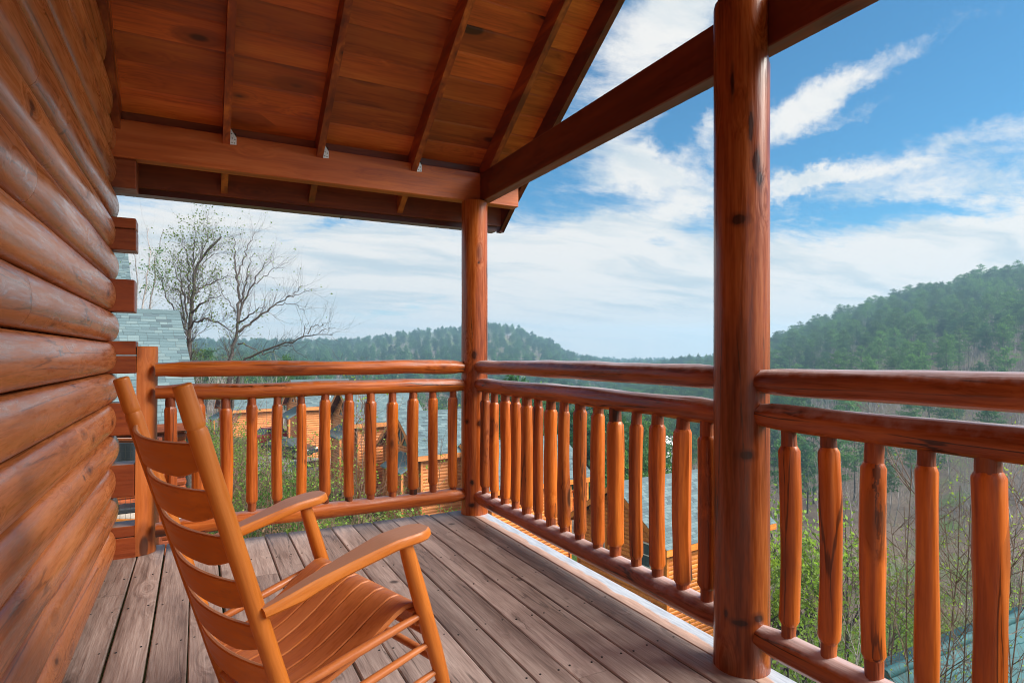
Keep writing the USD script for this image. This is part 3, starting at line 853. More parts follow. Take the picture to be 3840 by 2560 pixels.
for y, sg in ((0.0, -1), (WB, 1)):
    fl = y + sg * 0.032
    chair_part('front_leg', turned((0.690, fl, 0.484), (0.700, fl, 0.030), [(0, 0.014), (0.01, 0.0175), (0.1, 0.0205), (0.3, 0.0225), (0.7, 0.0225), (0.9, 0.020), (1, 0.017)], 20), 'chair_wood', 50)
    u = np.linspace(0, 1, 22)
    xa = 0.312 + u * 0.448
    inner = np.interp(u, [0, 0.06, 0.25, 0.5, 0.72, 0.9, 0.97, 1], [0.005, 0.008, 0.020, 0.034, 0.044, 0.046, 0.038, 0.022])
    outer = np.interp(u, [0, 0.06, 0.25, 0.5, 0.72, 0.9, 0.97, 1], [0.022, 0.024, 0.026, 0.034, 0.046, 0.052, 0.046, 0.030])
    yc = y + sg * (0.012 + 0.014 * u) + sg * (outer - inner) / 2
    th = np.interp(u, [0, 0.2, 0.35, 1], [0.024, 0.034, 0.030, 0.027])
    za = np.interp(u, [0, 0.3, 0.75, 1], [0.521, 0.522, 0.517, 0.497]) - th / 2
    chair_part('armrest', loft(np.stack([xa, yc, za], 1), inner + outer, th, (0, 1, 0), (0, 0, 1), 0.006), 'chair_worn', 40)
    for z0, z1, r in ((0.268, 0.287, 0.0115), (0.178, 0.193, 0.0105), (0.090, 0.096, 0.0105)):
        chair_part('side_stretcher', tube(line((0.692, fl, z0), (0.304, y, z1), 9), np.array([0.72, 0.9, 1, 1.06, 1.08, 1.06, 1, 0.9, 0.72]) * r, 12), 'chair_seat', 50)
    u = np.linspace(-0.52, 0.238, 25)                                  # runner: an arc that touches the deck behind the seat's middle
    xr_ = 0.47 + u
    zr = 0.010 + u ** 2 / 2.1
    chair_part('runner', loft(np.stack([xr_, y + sg * (0.014 + 0.026 * (u + 0.2)), zr], 1), 0.022, 0.045, (0, 1, 0), unit(np.stack([-u / 1.05, 0 * u, 1 + 0 * u], 1)), 0.004), 'chair_wood', 35)
SX = np.array([0.292, 0.315, 0.36, 0.42, 0.48, 0.54, 0.59, 0.63, 0.660, 0.682, 0.696])
SZ = np.array([0.252, 0.248, 0.244, 0.245, 0.254, 0.270, 0.287, 0.299, 0.304, 0.299, 0.284])
n_seat = 7
for i in range(n_seat):
    c = (i + 0.5) / n_seat
    t = np.stack([np.gradient(SX), np.gradient(SZ)], 1)
    t /= np.linalg.norm(t, axis=1, keepdims=True)
    upv = np.stack([-t[:, 1], 0 * SX, t[:, 0]], 1)
    edge = np.clip((SX - 0.30) / 0.38, 0, 1)
    width = (WB - 0.034) + 0.052 * edge
    y0 = WB / 2 + (c - 0.5) * width
    chair_part('seat_slat', loft(np.stack([SX, y0, SZ - 0.007], 1), width / n_seat - 0.0042, 0.014, (0, 1, 0), upv, 0.003), 'chair_seat', 35)
chair_part('seat_rail', loft(line((0.676, -0.02, 0.262), (0.676, WB + 0.02, 0.262), 4), 0.022, 0.045, (1, 0, 0), (0, 0, 1), 0.003), 'chair_seat')
chair_part('seat_rail', loft(line((0.316, 0, 0.214), (0.316, WB, 0.214), 4), 0.020, 0.040, (1, 0, 0), (0, 0, 1), 0.003), 'chair_seat')
for z in (0.205, 0.125):
    chair_part('front_stretcher', tube(line((0.694, -0.03, z), (0.694, WB + 0.03, z), 7), 0.0115, 12), 'chair_seat', 50)
for z in (0.135,):
    chair_part('rear_stretcher', tube(line((0.306, 0, z), (0.306, WB, z), 7), 0.0115, 12), 'chair_seat', 50)

# ---------------------------------------------------------------- terrain
COLS = [
    (300, [(0, -5), (6, -5), (15, -5.5), (25, -6), (60, -7), (120, -9), (300, -16), (600, -6), (900, 6), (1100, 2), (1500, -20), (4000, -20)]),
    (1050, [(0, -5), (6, -5.5), (15, -7.2), (30, -8), (42, -7.3), (58, -6.9), (75, -7.2), (95, -9), (140, -14), (250, -20), (500, -16), (900, 8), (1100, 2), (1500, -20), (4000, -20)]),
    (1340, [(0, -5), (6, -6), (15, -8.2), (30, -9), (45, -8.0), (60, -8.5), (90, -13), (150, -22), (300, -28), (550, -18), (900, 10), (1100, 5), (1500, -20), (4000, -20)]),
    (1535, [(0, -5), (6, -6.3), (15, -8.6), (30, -9.6), (45, -9.6), (60, -11), (90, -16), (150, -26), (300, -31), (600, -12), (900, 20), (1080, 14), (1500, -18), (4000, -20)]),
    (1835, [(0, -5), (6, -6.6), (15, -9.4), (25, -10.8), (45, -12.5), (90, -20), (200, -34), (400, -30), (650, -4), (900, 33), (1050, 30), (1500, -10), (4000, -20)]),
    (1930, [(0, -5), (6, -6.8), (15, -9.7), (25, -11), (45, -13), (90, -22), (200, -35), (400, -32), (650, -8), (900, 29), (1050, 26), (1500, -10), (4000, -20)]),
    (2066, [(0, -5), (6, -7), (15, -10), (25, -11.3), (60, -18), (100, -26), (200, -36), (500, -30), (900, 6), (1100, 0), (2000, -22), (4000, -20)]),
    (2120, [(0, -5), (6, -7), (15, -10), (30, -12), (60, -18), (100, -26), (200, -36), (500, -34), (900, -8), (1100, -14), (2000, -22), (4000, -20)]),
    (2300, [(0, -5), (6, -7.5), (15, -10.8), (25, -11.8), (60, -20), (100, -29), (200, -38), (600, -38), (1000, -28), (2000, -24), (4000, -18)]),
    (2540, [(0, -5), (6, -8), (15, -11), (25, -12), (50, -19), (100, -32), (200, -37), (400, -32), (650, -21), (900, -26), (4000, -18)]),
    (2700, [(0, -5), (6, -8), (15, -11), (25, -13), (50, -20), (100, -33), (200, -35), (400, -22), (600, -13), (800, -22), (4000, -20)]),
    (2880, [(0, -5), (6, -8), (12, -10.5), (20, -12.5), (50, -21), (95, -33), (150, -34), (300, -18), (540, 1), (700, -8), (1500, -22), (4000, -22)]),
    (3166, [(0, -5), (6, -8), (12, -10.5), (20, -12.5), (50, -21), (95, -33), (140, -32), (250, -12), (480, 21), (650, 14), (1500, -10), (4000, -20)]),
    (3407, [(0, -5), (6, -8), (12, -10.5), (20, -12.5), (50, -21), (90, -33), (130, -32), (200, -16), (300, 5), (450, 34), (620, 28), (1500, 0), (4000, -20)]),
    (3706, [(0, -5), (6, -8), (12, -10.5), (20, -12.5), (50, -21), (85, -31), (125, -28), (200, -10), (300, 14), (420, 45), (620, 42), (1500, 10), (4000, -20)]),
    (4100, [(0, -5), (6, -8), (12, -10.5), (20, -12), (50, -20), (85, -30), (120, -25), (200, -4), (300, 24), (400, 54), (600, 56), (1500, 20), (4000, -20)]),
]
COLT = np.array([(c[0] - 1920) / PXF for c in COLS])


def ground(P):
    """Height of the land at world points (n, 2)."""
    P = np.atleast_2d(np.asarray(P, float))[:, :2] - EYE[:2]
    D, L = P @ F[:2], P @ R[:2]
    r = np.hypot(D, L)
    al = np.arctan2(L, D)
    ac = np.clip(al, np.arctan(COLT[0]), np.arctan(COLT[-1]))
    De, t = r * np.cos(ac), np.tan(ac)
    Z = np.stack([np.interp(De, *np.array(c[1]).T) for c in COLS], 1)
    k = np.clip(np.searchsorted(COLT, t) - 1, 0, len(COLT) - 2)
    f = np.clip((t - COLT[k]) / (COLT[k + 1] - COLT[k]), 0, 1)
    i = np.arange(len(t))
    z = Z[i, k] * (1 - f) + Z[i, k + 1] * f
    turn = np.clip((np.abs(al) - 0.95) / 0.8, 0, 1)               # behind the house the land lies level with it
    z = z * (1 - turn) + turn * (-6.5 + 0 * z)
    n = meshkit.fbm(np.stack([P[:, 0] / 60, P[:, 1] / 60, 0 * z], -1), 4, 3) - 0.5
    n2 = meshkit.fbm(np.stack([P[:, 0] / 7, P[:, 1] / 7, 0 * z], -1), 3, 5) - 0.5
    return z + n * np.clip(De / 25, 0, 9) * 0.9 + n2 * np.clip(De / 12, 0, 1.0) * 1.1


def gz(x, y):
    return float(ground([[x, y]])[0])


ang = np.concatenate([np.arange(-180, -46, 4.0), np.arange(-46, 50, 0.7), np.arange(50, 180, 4.0)])
rad = np.concatenate([[0.05], np.geomspace(2, 1450, 110)])
al, rr_ = np.meshgrid(np.radians(ang), rad, indexing='ij')
XY = EYE[:2] + (np.cos(al) * rr_)[..., None] * F[:2] + (np.sin(al) * rr_)[..., None] * R[:2]
ZZ = ground(XY.reshape(-1, 2)).reshape(al.shape)
V = np.concatenate([XY, ZZ[..., None]], -1)
ni, nj = al.shape
fi, fj = np.meshgrid(np.arange(ni), np.arange(nj - 1), indexing='ij')
q = lambda i, j: ((i % ni) * nj + j).ravel()
FT = np.vstack([np.stack([q(fi, fj), q(fi + 1, fj + 1), q(fi, fj + 1)], 1), np.stack([q(fi, fj), q(fi + 1, fj), q(fi + 1, fj + 1)], 1)])
tm = trimesh.Trimesh(V.reshape(-1, 3), FT, process=False)
if tm.face_normals[:, 2].mean() < 0:
    tm.invert()
part('/World', 'hillsides', tm, 'ground', smooth=True, kind='structure')

# ---------------------------------------------------------------- plants: sources
LIB = stage.CreateClassPrim('/World/Library').GetPath().pathString


def library(name):
    path = f'{LIB}/{name}'
    UsdGeom.Xform.Define(stage, path)
    return path


def grow(rg, base, direction, length, r0, levels, kids=(3, 5), spread=0.75, lift=0.25, bendy=0.25, shrink=0.62, nseg=4, start=0.25):
    """Recursive limbs: returns p0, p1, r0, r1 and the twig ends."""
    A, B, RA, RB, tips = [], [], [], [], []

    def go(p, d, L, r, lev):
        pts, dirs = [p], [d]
        for s in range(nseg):
            d = unit(d + rg.normal(0, bendy, 3) / nseg + np.array([0, 0, lift / nseg]))
            p = p + d * L / nseg
            pts.append(p)
            dirs.append(d)
        rads = r * np.linspace(1, 0.45 if lev > 0 else 0.25, nseg + 1)
        for s in range(nseg):
            A.append(pts[s]); B.append(pts[s + 1]); RA.append(rads[s]); RB.append(rads[s + 1])
        if lev == 0:
            tips.append(pts[-1]); tips.append(pts[-2])
            return
        for c in range(rg.integers(kids[0], kids[1] + 1)):
            f = rg.uniform(start, 1.0) * nseg
            i = min(int(f), nseg - 1)
            q = pts[i] + (pts[i + 1] - pts[i]) * (f - i)
            side = unit(np.cross(dirs[i + 1], rg.normal(size=3)))
            nd = unit(dirs[i + 1] * rg.uniform(0.5, 1.0) + side * spread * rg.uniform(0.6, 1.3))
            go(q, nd, L * shrink * rg.uniform(0.7, 1.15), rads[i] * 0.62, lev - 1)
        go(pts[-1], dirs[-1], L * shrink, rads[-1], lev - 1)
    go(np.asarray(base, float), unit(direction), length, r0, levels)
    return np.array(A), np.array(B), np.array(RA), np.array(RB), np.array(tips)


def pine_source(name, seed, H=17.0, look='pine_needles', crown=0.45, dense=1.0, leaf=0.55):
    rg = np.random.default_rng(seed)
    p = library(name)
    zs = np.linspace(-1.0, H, 9)
    bend = np.cumsum(rg.normal(0, 0.10, (9, 2)), 0)
    tr = np.column_stack([bend, zs])
    part(p, 'trunk', tube(tr, np.linspace(0.20, 0.03, 9), 6), 'bark_dark')
    A, B, pts = [], [], []
    z = H * crown
    while z < H - 0.3:
        rel = (z - H * crown) / (H * (1 - crown))
        n = rg.integers(2, 5)
        for c in range(n):
            a = rg.uniform(0, 2 * np.pi)
            L = (0.9 + 2.3 * math.sin(np.pi * min(1, rel * 0.78 + 0.22)) ** 0.8) * rg.uniform(0.55, 1.15) * (H / 17)
            o = np.array([np.interp(z, zs, tr[:, 0]), np.interp(z, zs, tr[:, 1]), z])
            d = np.array([math.cos(a), math.sin(a), rg.uniform(0.02, 0.30)])
            A.append(o); B.append(o + d * L)
            for s in np.linspace(0.40, 1.0, max(2, int(L * 1.7))):
                m = int(11 * dense)
                q = o + d * L * s + rg.normal(0, 1, (m, 3)) * np.array([0.34, 0.34, 0.13]) * (0.6 + 0.2 * L)
                pts.append(q)
        z += rg.uniform(0.35, 0.95) * (H / 17)
    pts.append(tr[-1] + rg.normal(0, 1, (16, 3)) * [0.25, 0.25, 0.3])
    k = len(A)
    for zz in np.linspace(H * 0.2, H * crown, 5):                   # dead stubs on the bare trunk
        a = rg.uniform(0, 6.28)
        o = np.array([np.interp(zz, zs, tr[:, 0]), np.interp(zz, zs, tr[:, 1]), zz])
        A.append(o); B.append(o + np.array([math.cos(a), math.sin(a), 0.1]) * rg.uniform(0.5, 1.4))
    n = len(A)
    part(p, 'limbs', sticks(A, B, np.full(n, 0.045), np.full(n, 0.012)), 'bark_dark', kind='stuff')
    part(p, 'crown', leaves(np.vstack(pts), leaf, rg, 2.2, 1.2), look, kind='stuff')
    return p


def bare_source(name, seed, H=14.0, levels=3, look='bark_grey', leaf=None, nleaf=2, size=0.22, kids=(3, 5), spread=0.7, r0=0.14):
    rg = np.random.default_rng(seed)
    p = library(name)
    A, B, RA, RB, tips = grow(rg, (0, 0, -0.8), (rg.normal(0, 0.06), rg.normal(0, 0.06), 1), H * 0.50, r0, levels, kids, spread, 0.35, 0.22, 0.55, 4, 0.35)
    part(p, 'trunk', sticks(A, B, RA, RB, 3 if levels < 4 else 4), look)
    if leaf:
        q = np.repeat(tips, nleaf, 0) + rg.normal(0, 0.30, (len(tips) * nleaf, 3))
        part(p, 'crown', leaves(q, size, rg, 1.6), leaf, kind='stuff')
    return p


def bush_source(name, seed, H=2.6, leaf='leaf_mid', n=900, size=0.085, stems=9, look='twig_brown', spreadr=1.0):
    rg = np.random.default_rng(seed)
    p = library(name)
    As, Bs, Ra, Rb, T = [], [], [], [], []
    for s in range(stems):
        a = rg.uniform(0, 6.28)
        d = (math.cos(a) * 0.45 * spreadr, math.sin(a) * 0.45 * spreadr, 1)
        A, B, RA, RB, tips = grow(rg, (rg.normal(0, 0.2), rg.normal(0, 0.2), -0.3), d, H * 0.55, 0.016, 2, (3, 5), 0.7, 0.2, 0.35, 0.6, 3, 0.2)
        As.append(A); Bs.append(B); Ra.append(RA); Rb.append(RB); T.append(tips)
    A, B, RA, RB, T = map(np.concatenate, (As, Bs, Ra, Rb, T))
    part(p, 'stems', sticks(A, B, RA, RB), look, kind='stuff')
    q = T[rg.integers(0, len(T), n)] + rg.normal(0, 0.10, (n, 3)) * H / 2.6
    part(p, 'crown', leaves(q, size, rg, 1.5), leaf, kind='stuff')
    return p


PINES = [pine_source('pine_a', 1, 17, 'pine_needles', 0.42, 1.0), pine_source('pine_b', 2, 19, 'pine_needles', 0.55, 0.9), pine_source('pine_c', 3, 15, 'pine_needles_blue', 0.30, 1.1), pine_source('pine_d', 4, 16, 'pine_needles', 0.48, 1.2)]
PINES_FAR = [pine_source('far_pine_a', 11, 15, 'pine_needles', 0.30, 0.55, 1.0), pine_source('far_pine_b', 12, 17, 'pine_needles_blue', 0.42, 0.55, 1.0)]
BARES = [bare_source('bare_a', 21), bare_source('bare_b', 22, 13, spread=0.9), bare_source('bare_c', 23, 15, leaf='leaf_sparse', nleaf=1, size=0.22)]
BARES_FAR = [bare_source('far_bare_a', 31, 13, 2, kids=(4, 6), r0=0.2), bare_source('far_bare_b', 32, 14, 2, kids=(4, 6), leaf='leaf_sparse', nleaf=2, size=0.5, r0=0.2)]
GREENS = [bare_source('green_a', 41, 9, 3, 'bark_dark', 'leaf_spring', 3, 0.24), bare_source('green_b', 42, 10, 3, 'bark_dark', 'leaf_sparse', 3, 0.22)]
BUSHES = [bush_source('bush_a', 51, 2.6, 'leaf_mid'), bush_source('bush_b', 52, 2.8, 'leaf_spring', 1000), bush_source('bush_c', 53, 2.4, 'leaf_dry', 420, 0.07), bush_source('bush_d', 54, 3.4, 'leaf_sparse', 420, 0.08, 8)]
CARPET = [bush_source('low_a', 55, 0.8, 'leaf_spring', 420, 0.07, 7, spreadr=2.0), bush_source('low_b', 56, 0.7, 'leaf_mid', 420, 0.06, 7, spreadr=2.0)]


def copy_of(src, name, label, cat, group, loc, rotz=0.0, scale=1.0):
    p = thing(name, label, cat, group, loc=loc, rotz=rotz, scale=scale)
    prim = stage.GetPrimAtPath(p)
    prim.GetReferences().AddInternalReference(src)
    prim.SetInstanceable(True)
    return p


def mass(name, label, cat, sources, items):
    """Many copies as one object that nobody could count."""
    path = numbered('/World', name)
    pi = UsdGeom.PointInstancer.Define(stage, path)
    targets = []
    for i, s in enumerate(sources):
        x = UsdGeom.Xform.Define(stage, f'{path}/source_{i:03d}')
        x.GetPrim().GetReferences().AddInternalReference(s)
        targets.append(x.GetPath())
    pi.CreatePrototypesRel().SetTargets(targets)
    pi.CreateProtoIndicesAttr([int(i[0]) for i in items])
    pi.CreatePositionsAttr(Vt.Vec3fArray([Gf.Vec3f(*map(float, i[1])) for i in items]))
    pi.CreateOrientationsAttr(Vt.QuathArray([Gf.Quath(math.cos(i[2] / 2), 0, 0, math.sin(i[2] / 2)) for i in items]))
    pi.CreateScalesAttr(Vt.Vec3fArray([Gf.Vec3f(float(i[3])) for i in items]))
    tag(path, label, cat, None, 'stuff')


# houses and car park first, so that no tree grows through them
KEEP = []


def clear_of(x, y, pad=0.0):
    return all((x - a) ** 2 + (y - b) ** 2 > (c + pad) ** 2 for a, b, c in KEEP)


# ---------------------------------------------------------------- the row of log cabins below
CE = R * math.cos(math.radians(33)) + F * math.sin(math.radians(33))     # along the eaves
CN = np.cross([0, 0, 1.0], CE)                                            # into the house
CABIN_ROT = math.atan2(CE[1], CE[0])
HB, CH, SLOPE = 2.8, 0.19, 0.667


def course(x0, x1, y, z0, out, along='x', h=CH):
    """One half-round siding log; out = which way it swells."""
    a = np.linspace(-np.pi / 2, np.pi / 2, 5)
    dz = z0 + h / 2 + h / 2 * np.sin(a) * 0.98
    do = 0.045 * np.cos(a)
    ring = []
    for s in (x0, x1):
        o = np.concatenate([do, [-0.05, -0.05]])
        zz = np.concatenate([dz, [dz[-1], dz[0]]])
        ring.append(np.stack([np.full(7, s), y + out * o, zz], 1) if along == 'x' else np.stack([y + out * o, np.full(7, s), zz], 1))
    return rings(np.array(ring))


def window(parent, x, y, z, w, h, axis, out):
    """A window in a wall: axis 'y' means the wall runs along y."""
    def bb(a0, a1, b0, b1, d0, d1):
        d0, d1 = sorted((d0 * out, d1 * out))
        return box(x + d0, x + d1, y + a0, y + a1, z + b0, z + b1) if axis == 'y' else box(x + a0, x + a1, y + d0, y + d1, z + b0, z + b1)
    fr = cat_mesh([bb(-w / 2 - 0.05, -w / 2, -h / 2, h / 2, 0, 0.085), bb(w / 2, w / 2 + 0.05, -h / 2, h / 2, 0, 0.085), bb(-w / 2 - 0.05, w / 2 + 0.05, h / 2, h / 2 + 0.05, 0, 0.085), bb(-w / 2 - 0.05, w / 2 + 0.05, -h / 2 - 0.05, -h / 2, 0, 0.085), bb(-w / 2, w / 2, -0.02, 0.02, 0, 0.08)])
    wp = part(parent, 'window', fr, 'window_frame')
    part(wp, 'pane', bb(-w / 2, w / 2, -h / 2, h / 2, 0.055, 0.065), 'window_glass')
    tr = cat_mesh([bb(-w / 2 - 0.16, -w / 2 - 0.052, -h / 2 - 0.1, h / 2 + 0.1, 0, 0.07), bb(w / 2 + 0.052, w / 2 + 0.16, -h / 2 - 0.1, h / 2 + 0.1, 0, 0.07)])
    part(wp, 'trim', tr, 'cabin_log')


def shingle_rows(L0, L1, y0, z0, y1, z1, rgs, expo=0.145, tabw=0.30, lift=0.012):
    """Rows of shingle tabs over a slope from the eave (y0, z0) to the ridge (y1, z1); returns one mesh per tone."""
    S = math.hypot(y1 - y0, z1 - z0)
    dy, dz = (y1 - y0) / S, (z1 - z0) / S
    nrm = np.array([-dz, dy]) if dy > 0 else np.array([dz, -dy])
    out = [[], [], [], []]
    n = int(S / expo)
    for r in range(n):
        s0, s1 = r * expo, min(S, (r + 1.25) * expo)
        x = L0 - rgs.uniform(0, tabw)
        while x < L1:
            x2 = x + tabw * rgs.choice([0.6, 1.0, 1.0, 1.45])
            a, b = max(x, L0), min(x2, L1) - 0.006
            if b > a + 0.01:
                l = lift * rgs.uniform(0.8, 1.6)
                c = [(s0, 0.001), (s0, l), (s1, 0.003), (s1, 0.001)]
                out[rgs.choice(4, p=[0.38, 0.3, 0.16, 0.16])].append(np.array([[xx, y0 + dy * s + nrm[0] * h, z0 + dz * s + nrm[1] * h] for xx in (a, b) for s, h in c]))
            x = x2
    quad = np.array([[0, 4, 5], [0, 5, 1], [1, 5, 6], [1, 6, 2], [0, 1, 2], [0, 2, 3], [4, 6, 5], [4, 7, 6]])
    ms = []
    for o in out:
        if not o:
            ms.append(None)
            continue
        v = np.concatenate(o)
        f = (quad[None] + (np.arange(len(o)) * 8)[:, None, None]).reshape(-1, 3)
        ms.append(trimesh.Trimesh(v, f, process=False))
    return ms


def log_cabin(name, L, kind, far=False):
    p = library(name)
    rgs = np.random.default_rng(77)
    look = 'cabin_log_far' if far else 'cabin_log'
    depth = 30
    y1 = 2 * HB
    for k in range(depth):
        z = -CH * (k + 1)
        part(p, 'log', course(0, L, 0, z, -1), look)
        part(p, 'log', course(0, L, y1, z, 1), look)
        part(p, 'log', course(0.0, y1, 0, z, -1, 'y'), look)
        part(p, 'log', course(0.0, y1, L, z, 1, 'y'), look)
    k = 0
    while True:
        z = CH * k
        m = (z + CH * 0.5) / SLOPE
        if m > HB - 0.15:
            break
        for xx, o in ((0, -1), (L, 1)):
            part(p, 'log', course(m, y1 - m, xx, z, o, 'y'), look)
        k += 1
    for xx in (-0.05, L + 0.05):
        for yy in (-0.05, y1 + 0.05):
            part(p, 'corner_board', box(xx - 0.06, xx + 0.06, yy - 0.06, yy + 0.06, -CH * depth, -0.02), look)
    ov, go_ = 0.40, 0.45
    ge = 1.6 if kind == 2 else 0.45
    zr = HB * SLOPE
    x0, x1 = -go_, L + ge
    for sgn in (0, 1):
        f = (lambda y: y) if sgn == 0 else (lambda y: y1 - y)
        th = 0.12
        slab = prism([(f(-ov), -ov * SLOPE + 0.10), (f(HB), zr + 0.10), (f(HB), zr + 0.10 + th), (f(-ov), -ov * SLOPE + 0.10 + th)], x0, x1)
        rp = part(p, 'roof', slab, 'trim_dark')
        for mi, ms in enumerate(shingle_rows(x0 - 0.02, x1 + 0.02, f(-ov - 0.03), (-ov - 0.03) * SLOPE + 0.10 + th, f(HB), zr + 0.10 + th, rgs)):
            if ms is not None:
                part(rp, 'shingles', ms, f'shingle_{"abcd"[mi]}', kind='stuff')
        part(p, 'fascia', box(x0, x1, *sorted((f(-ov - 0.025), f(-ov))), -ov * SLOPE - 0.08, -ov * SLOPE + 0.20), look)
        for xx in (x0 - 0.025, x1):
            part(p, 'rake_board', prism([(f(-ov), -ov * SLOPE - 0.05), (f(HB), zr - 0.05), (f(HB), zr + 0.20), (f(-ov), -ov * SLOPE + 0.20)], xx, xx + 0.025), look)
    part(p, 'ridge_cap', prism([(HB - 0.16, zr + 0.13), (HB, zr + 0.26), (HB + 0.16, zr + 0.13)], x0 - 0.02, x1 + 0.02), 'shingle_d')
    part(p, 'roof_vent', tube(line((L * 0.55, 0.55, 0.45), (L * 0.55, 0.55, 1.0), 3), 0.045, 8), 'vent_metal')
    if kind == 1:
        # two tall panes forming a diamond, a triangle at either side, in a timber frame
        def tri(pts, d0, d1):
            return trimesh.creation.extrude_polygon(Polygon(pts), d1 - d0, engine='earcut').apply_transform(np.array([[0, 0, -1, -d0], [1, 0, 0, 0], [0, 1, 0, 0], [0, 0, 0, 1.0]]))
        outer = Polygon([(HB - 1.15, 0.05), (HB + 1.15, 0.05), (HB + 1.15, 0.30), (HB, 1.42), (HB - 1.15, 0.30)])
        holes = [Polygon([(HB - 0.04, 0.22), (HB - 0.04, 1.25), (HB - 0.52, 0.72)]), Polygon([(HB + 0.04, 0.22), (HB + 0.04, 1.25), (HB + 0.52, 0.72)]),
                 Polygon([(HB - 1.02, 0.15), (HB - 0.18, 0.15), (HB - 0.60, 0.62)]), Polygon([(HB + 1.02, 0.15), (HB + 0.18, 0.15), (HB + 0.60, 0.62)])]
        fr = outer
        for h in holes:
            fr = fr.difference(h)
        wp = part(p, 'gable_window', tri(list(fr.exterior.coords), 0.05, 0.05) if False else trimesh.creation.extrude_polygon(fr, 0.06, engine='earcut').apply_transform(np.array([[0, 0, -1, -0.05], [1, 0, 0, 0], [0, 1, 0, 0], [0, 0, 0, 1.0]])), look)
        for h in holes:
            part(wp, 'pane', tri(list(h.exterior.coords)[:-1], 0.055, 0.065), 'window_glass')
        pr = part(p, 'porch_roof', rings(np.array([[[-1.35, yy, -1.05], [-1.35, yy, -0.95], [-0.06, yy, -0.22], [-0.06, yy, -0.32]] for yy in (-0.15, 2.9)])), 'shingle_a')
        for yy in (0.05, 2.7):
            part(p, 'porch_roof_post', box(-1.25, -1.12, yy - 0.06, yy + 0.06, -3.6, -1.03), look)
        part(p, 'door', box(-0.075, -0.05, 1.0, 1.95, -3.5, -1.45), 'trim_dark')
    else:
        for yy in (1.2, 4.1):
            window(p, -0.03, yy, -0.72, 0.72, 0.95, 'y', -1)
            window(p, -0.03, yy, -3.3, 0.72, 1.2, 'y', -1)
        fl = part(p, 'balcony', box(L + 0.05, L + 1.5, 0.0, 3.2, -2.35, -2.2), look)
        for yy in np.linspace(0.05, 3.1, 16):
            part(fl, 'baluster', box(L + 1.40, L + 1.45, yy - 0.025, yy + 0.025, -2.2, -1.32), look)
        for xx in np.linspace(L + 0.2, L + 1.3, 7):
            part(fl, 'baluster', box(xx - 0.025, xx + 0.025, 0.02, 0.07, -2.2, -1.32), look)
        part(fl, 'handrail', cat_mesh([box(L + 1.37, L + 1.48, 0, 3.2, -1.32, -1.24), box(L + 0.05, L + 1.36, 0.0, 0.09, -1.32, -1.24)]), look)
        for yy in (0.05, 3.1):
            part(p, 'balcony_post', box(L + 1.36, L + 1.49, yy - 0.06, yy + 0.06, -5.6, -0.06), look)
        part(p, 'gable_truss', prism([(0.6, 0.10), (5.0, 0.10), (5.0, 0.25), (0.6, 0.25)], L + 1.40, L + 1.5), look)
    return p


CABIN1 = log_cabin('cabin_with_gable_window', 4.25, 1, True)
CABIN2 = log_cabin('cabin_with_balcony', 5.3, 2)
CABINS = [('row_cabin', CABIN1, 853, 1535, 60, 'farthest log cabin of the row, at its left end behind the shrubs and cars'),
          ('row_cabin', CABIN1, 1140, 1522, 51, 'log cabin behind the parked cars, second from the left in the row'),
          ('row_cabin', CABIN1, 1345, 1582, 39, 'orange log cabin left of the diamond gable window, behind a thin sapling'),
          ('row_cabin', CABIN1, 1582, 1700, 34, 'orange log cabin left of the slim post, its diamond gable window in plain view'),
          ('row_cabin', CABIN2, 1847, 1828, 33, 'log cabin with a balcony at its right end, between the slim post and thick post'),
          ('row_cabin', CABIN2, 2500, 2040, 25, 'nearest orange log cabin, left of the thick post, with white framed gable windows')]
for name, src, px, py, d, lab in CABINS:
    o = W(px, py, d)
    copy_of(src, name, lab, 'log cabin', 'row of log cabins below the porch', o, CABIN_ROT)
    c = o + CE * 2.6 + CN * 2.8
    KEEP.append((c[0], c[1], 4.6))

# ---------------------------------------------------------------- the house next door on the left
NB0, NB1 = W(670, 1164, 20), W(757, 1574, 16.0)                      # right ends of ridge and eave
na = np.array([NB0[0] - NB1[0], NB0[1] - NB1[1], 0.0])
run = np.linalg.norm(na)
na /= run
ne = np.array([na[1], -na[0], 0.0])                                    # along the ridge towards the right
if ne @ R < 0:
    ne = -ne
nh = thing('teal_roof_house', 'neighbouring house at the far left whose steep teal shingle roof rises behind the corner timbers', 'house', loc=(NB1[0], NB1[1], 0), rotz=math.atan2(ne[1], ne[0]))
# local frame: x along the ridge (right end at 0), y into the house, z up
ze, zr_ = NB1[2], NB0[2]
KEEP.append((NB1[0] - ne[0] * 4 + na[0] * 4, NB1[1] - ne[1] * 4 + na[1] * 4, 7.0))
kn_ = (zr_ - ze) / run
slab = prism([(-0.05, ze - 0.056 - 0.05 * kn_), (run, zr_ - 0.056), (2 * run, ze - 0.056), (2 * run, ze - 0.20), (run, zr_ - 0.20), (-0.05, ze - 0.20 - 0.05 * kn_)], -9.0, 0.0)
part(nh, 'roof', slab, 'trim_dark')
rgn = np.random.default_rng(5)
S = math.hypot(run, zr_ - ze)
dy, dz = run / S, (zr_ - ze) / S
nrm = np.array([0, -dz, dy])
expo = S / 35
count = 0
rest = [[], [], [], []]
quad = np.array([[0, 4, 5], [0, 5, 1], [1, 5, 6], [1, 6, 2], [0, 1, 2], [0, 2, 3], [4, 6, 5], [4, 7, 6]])
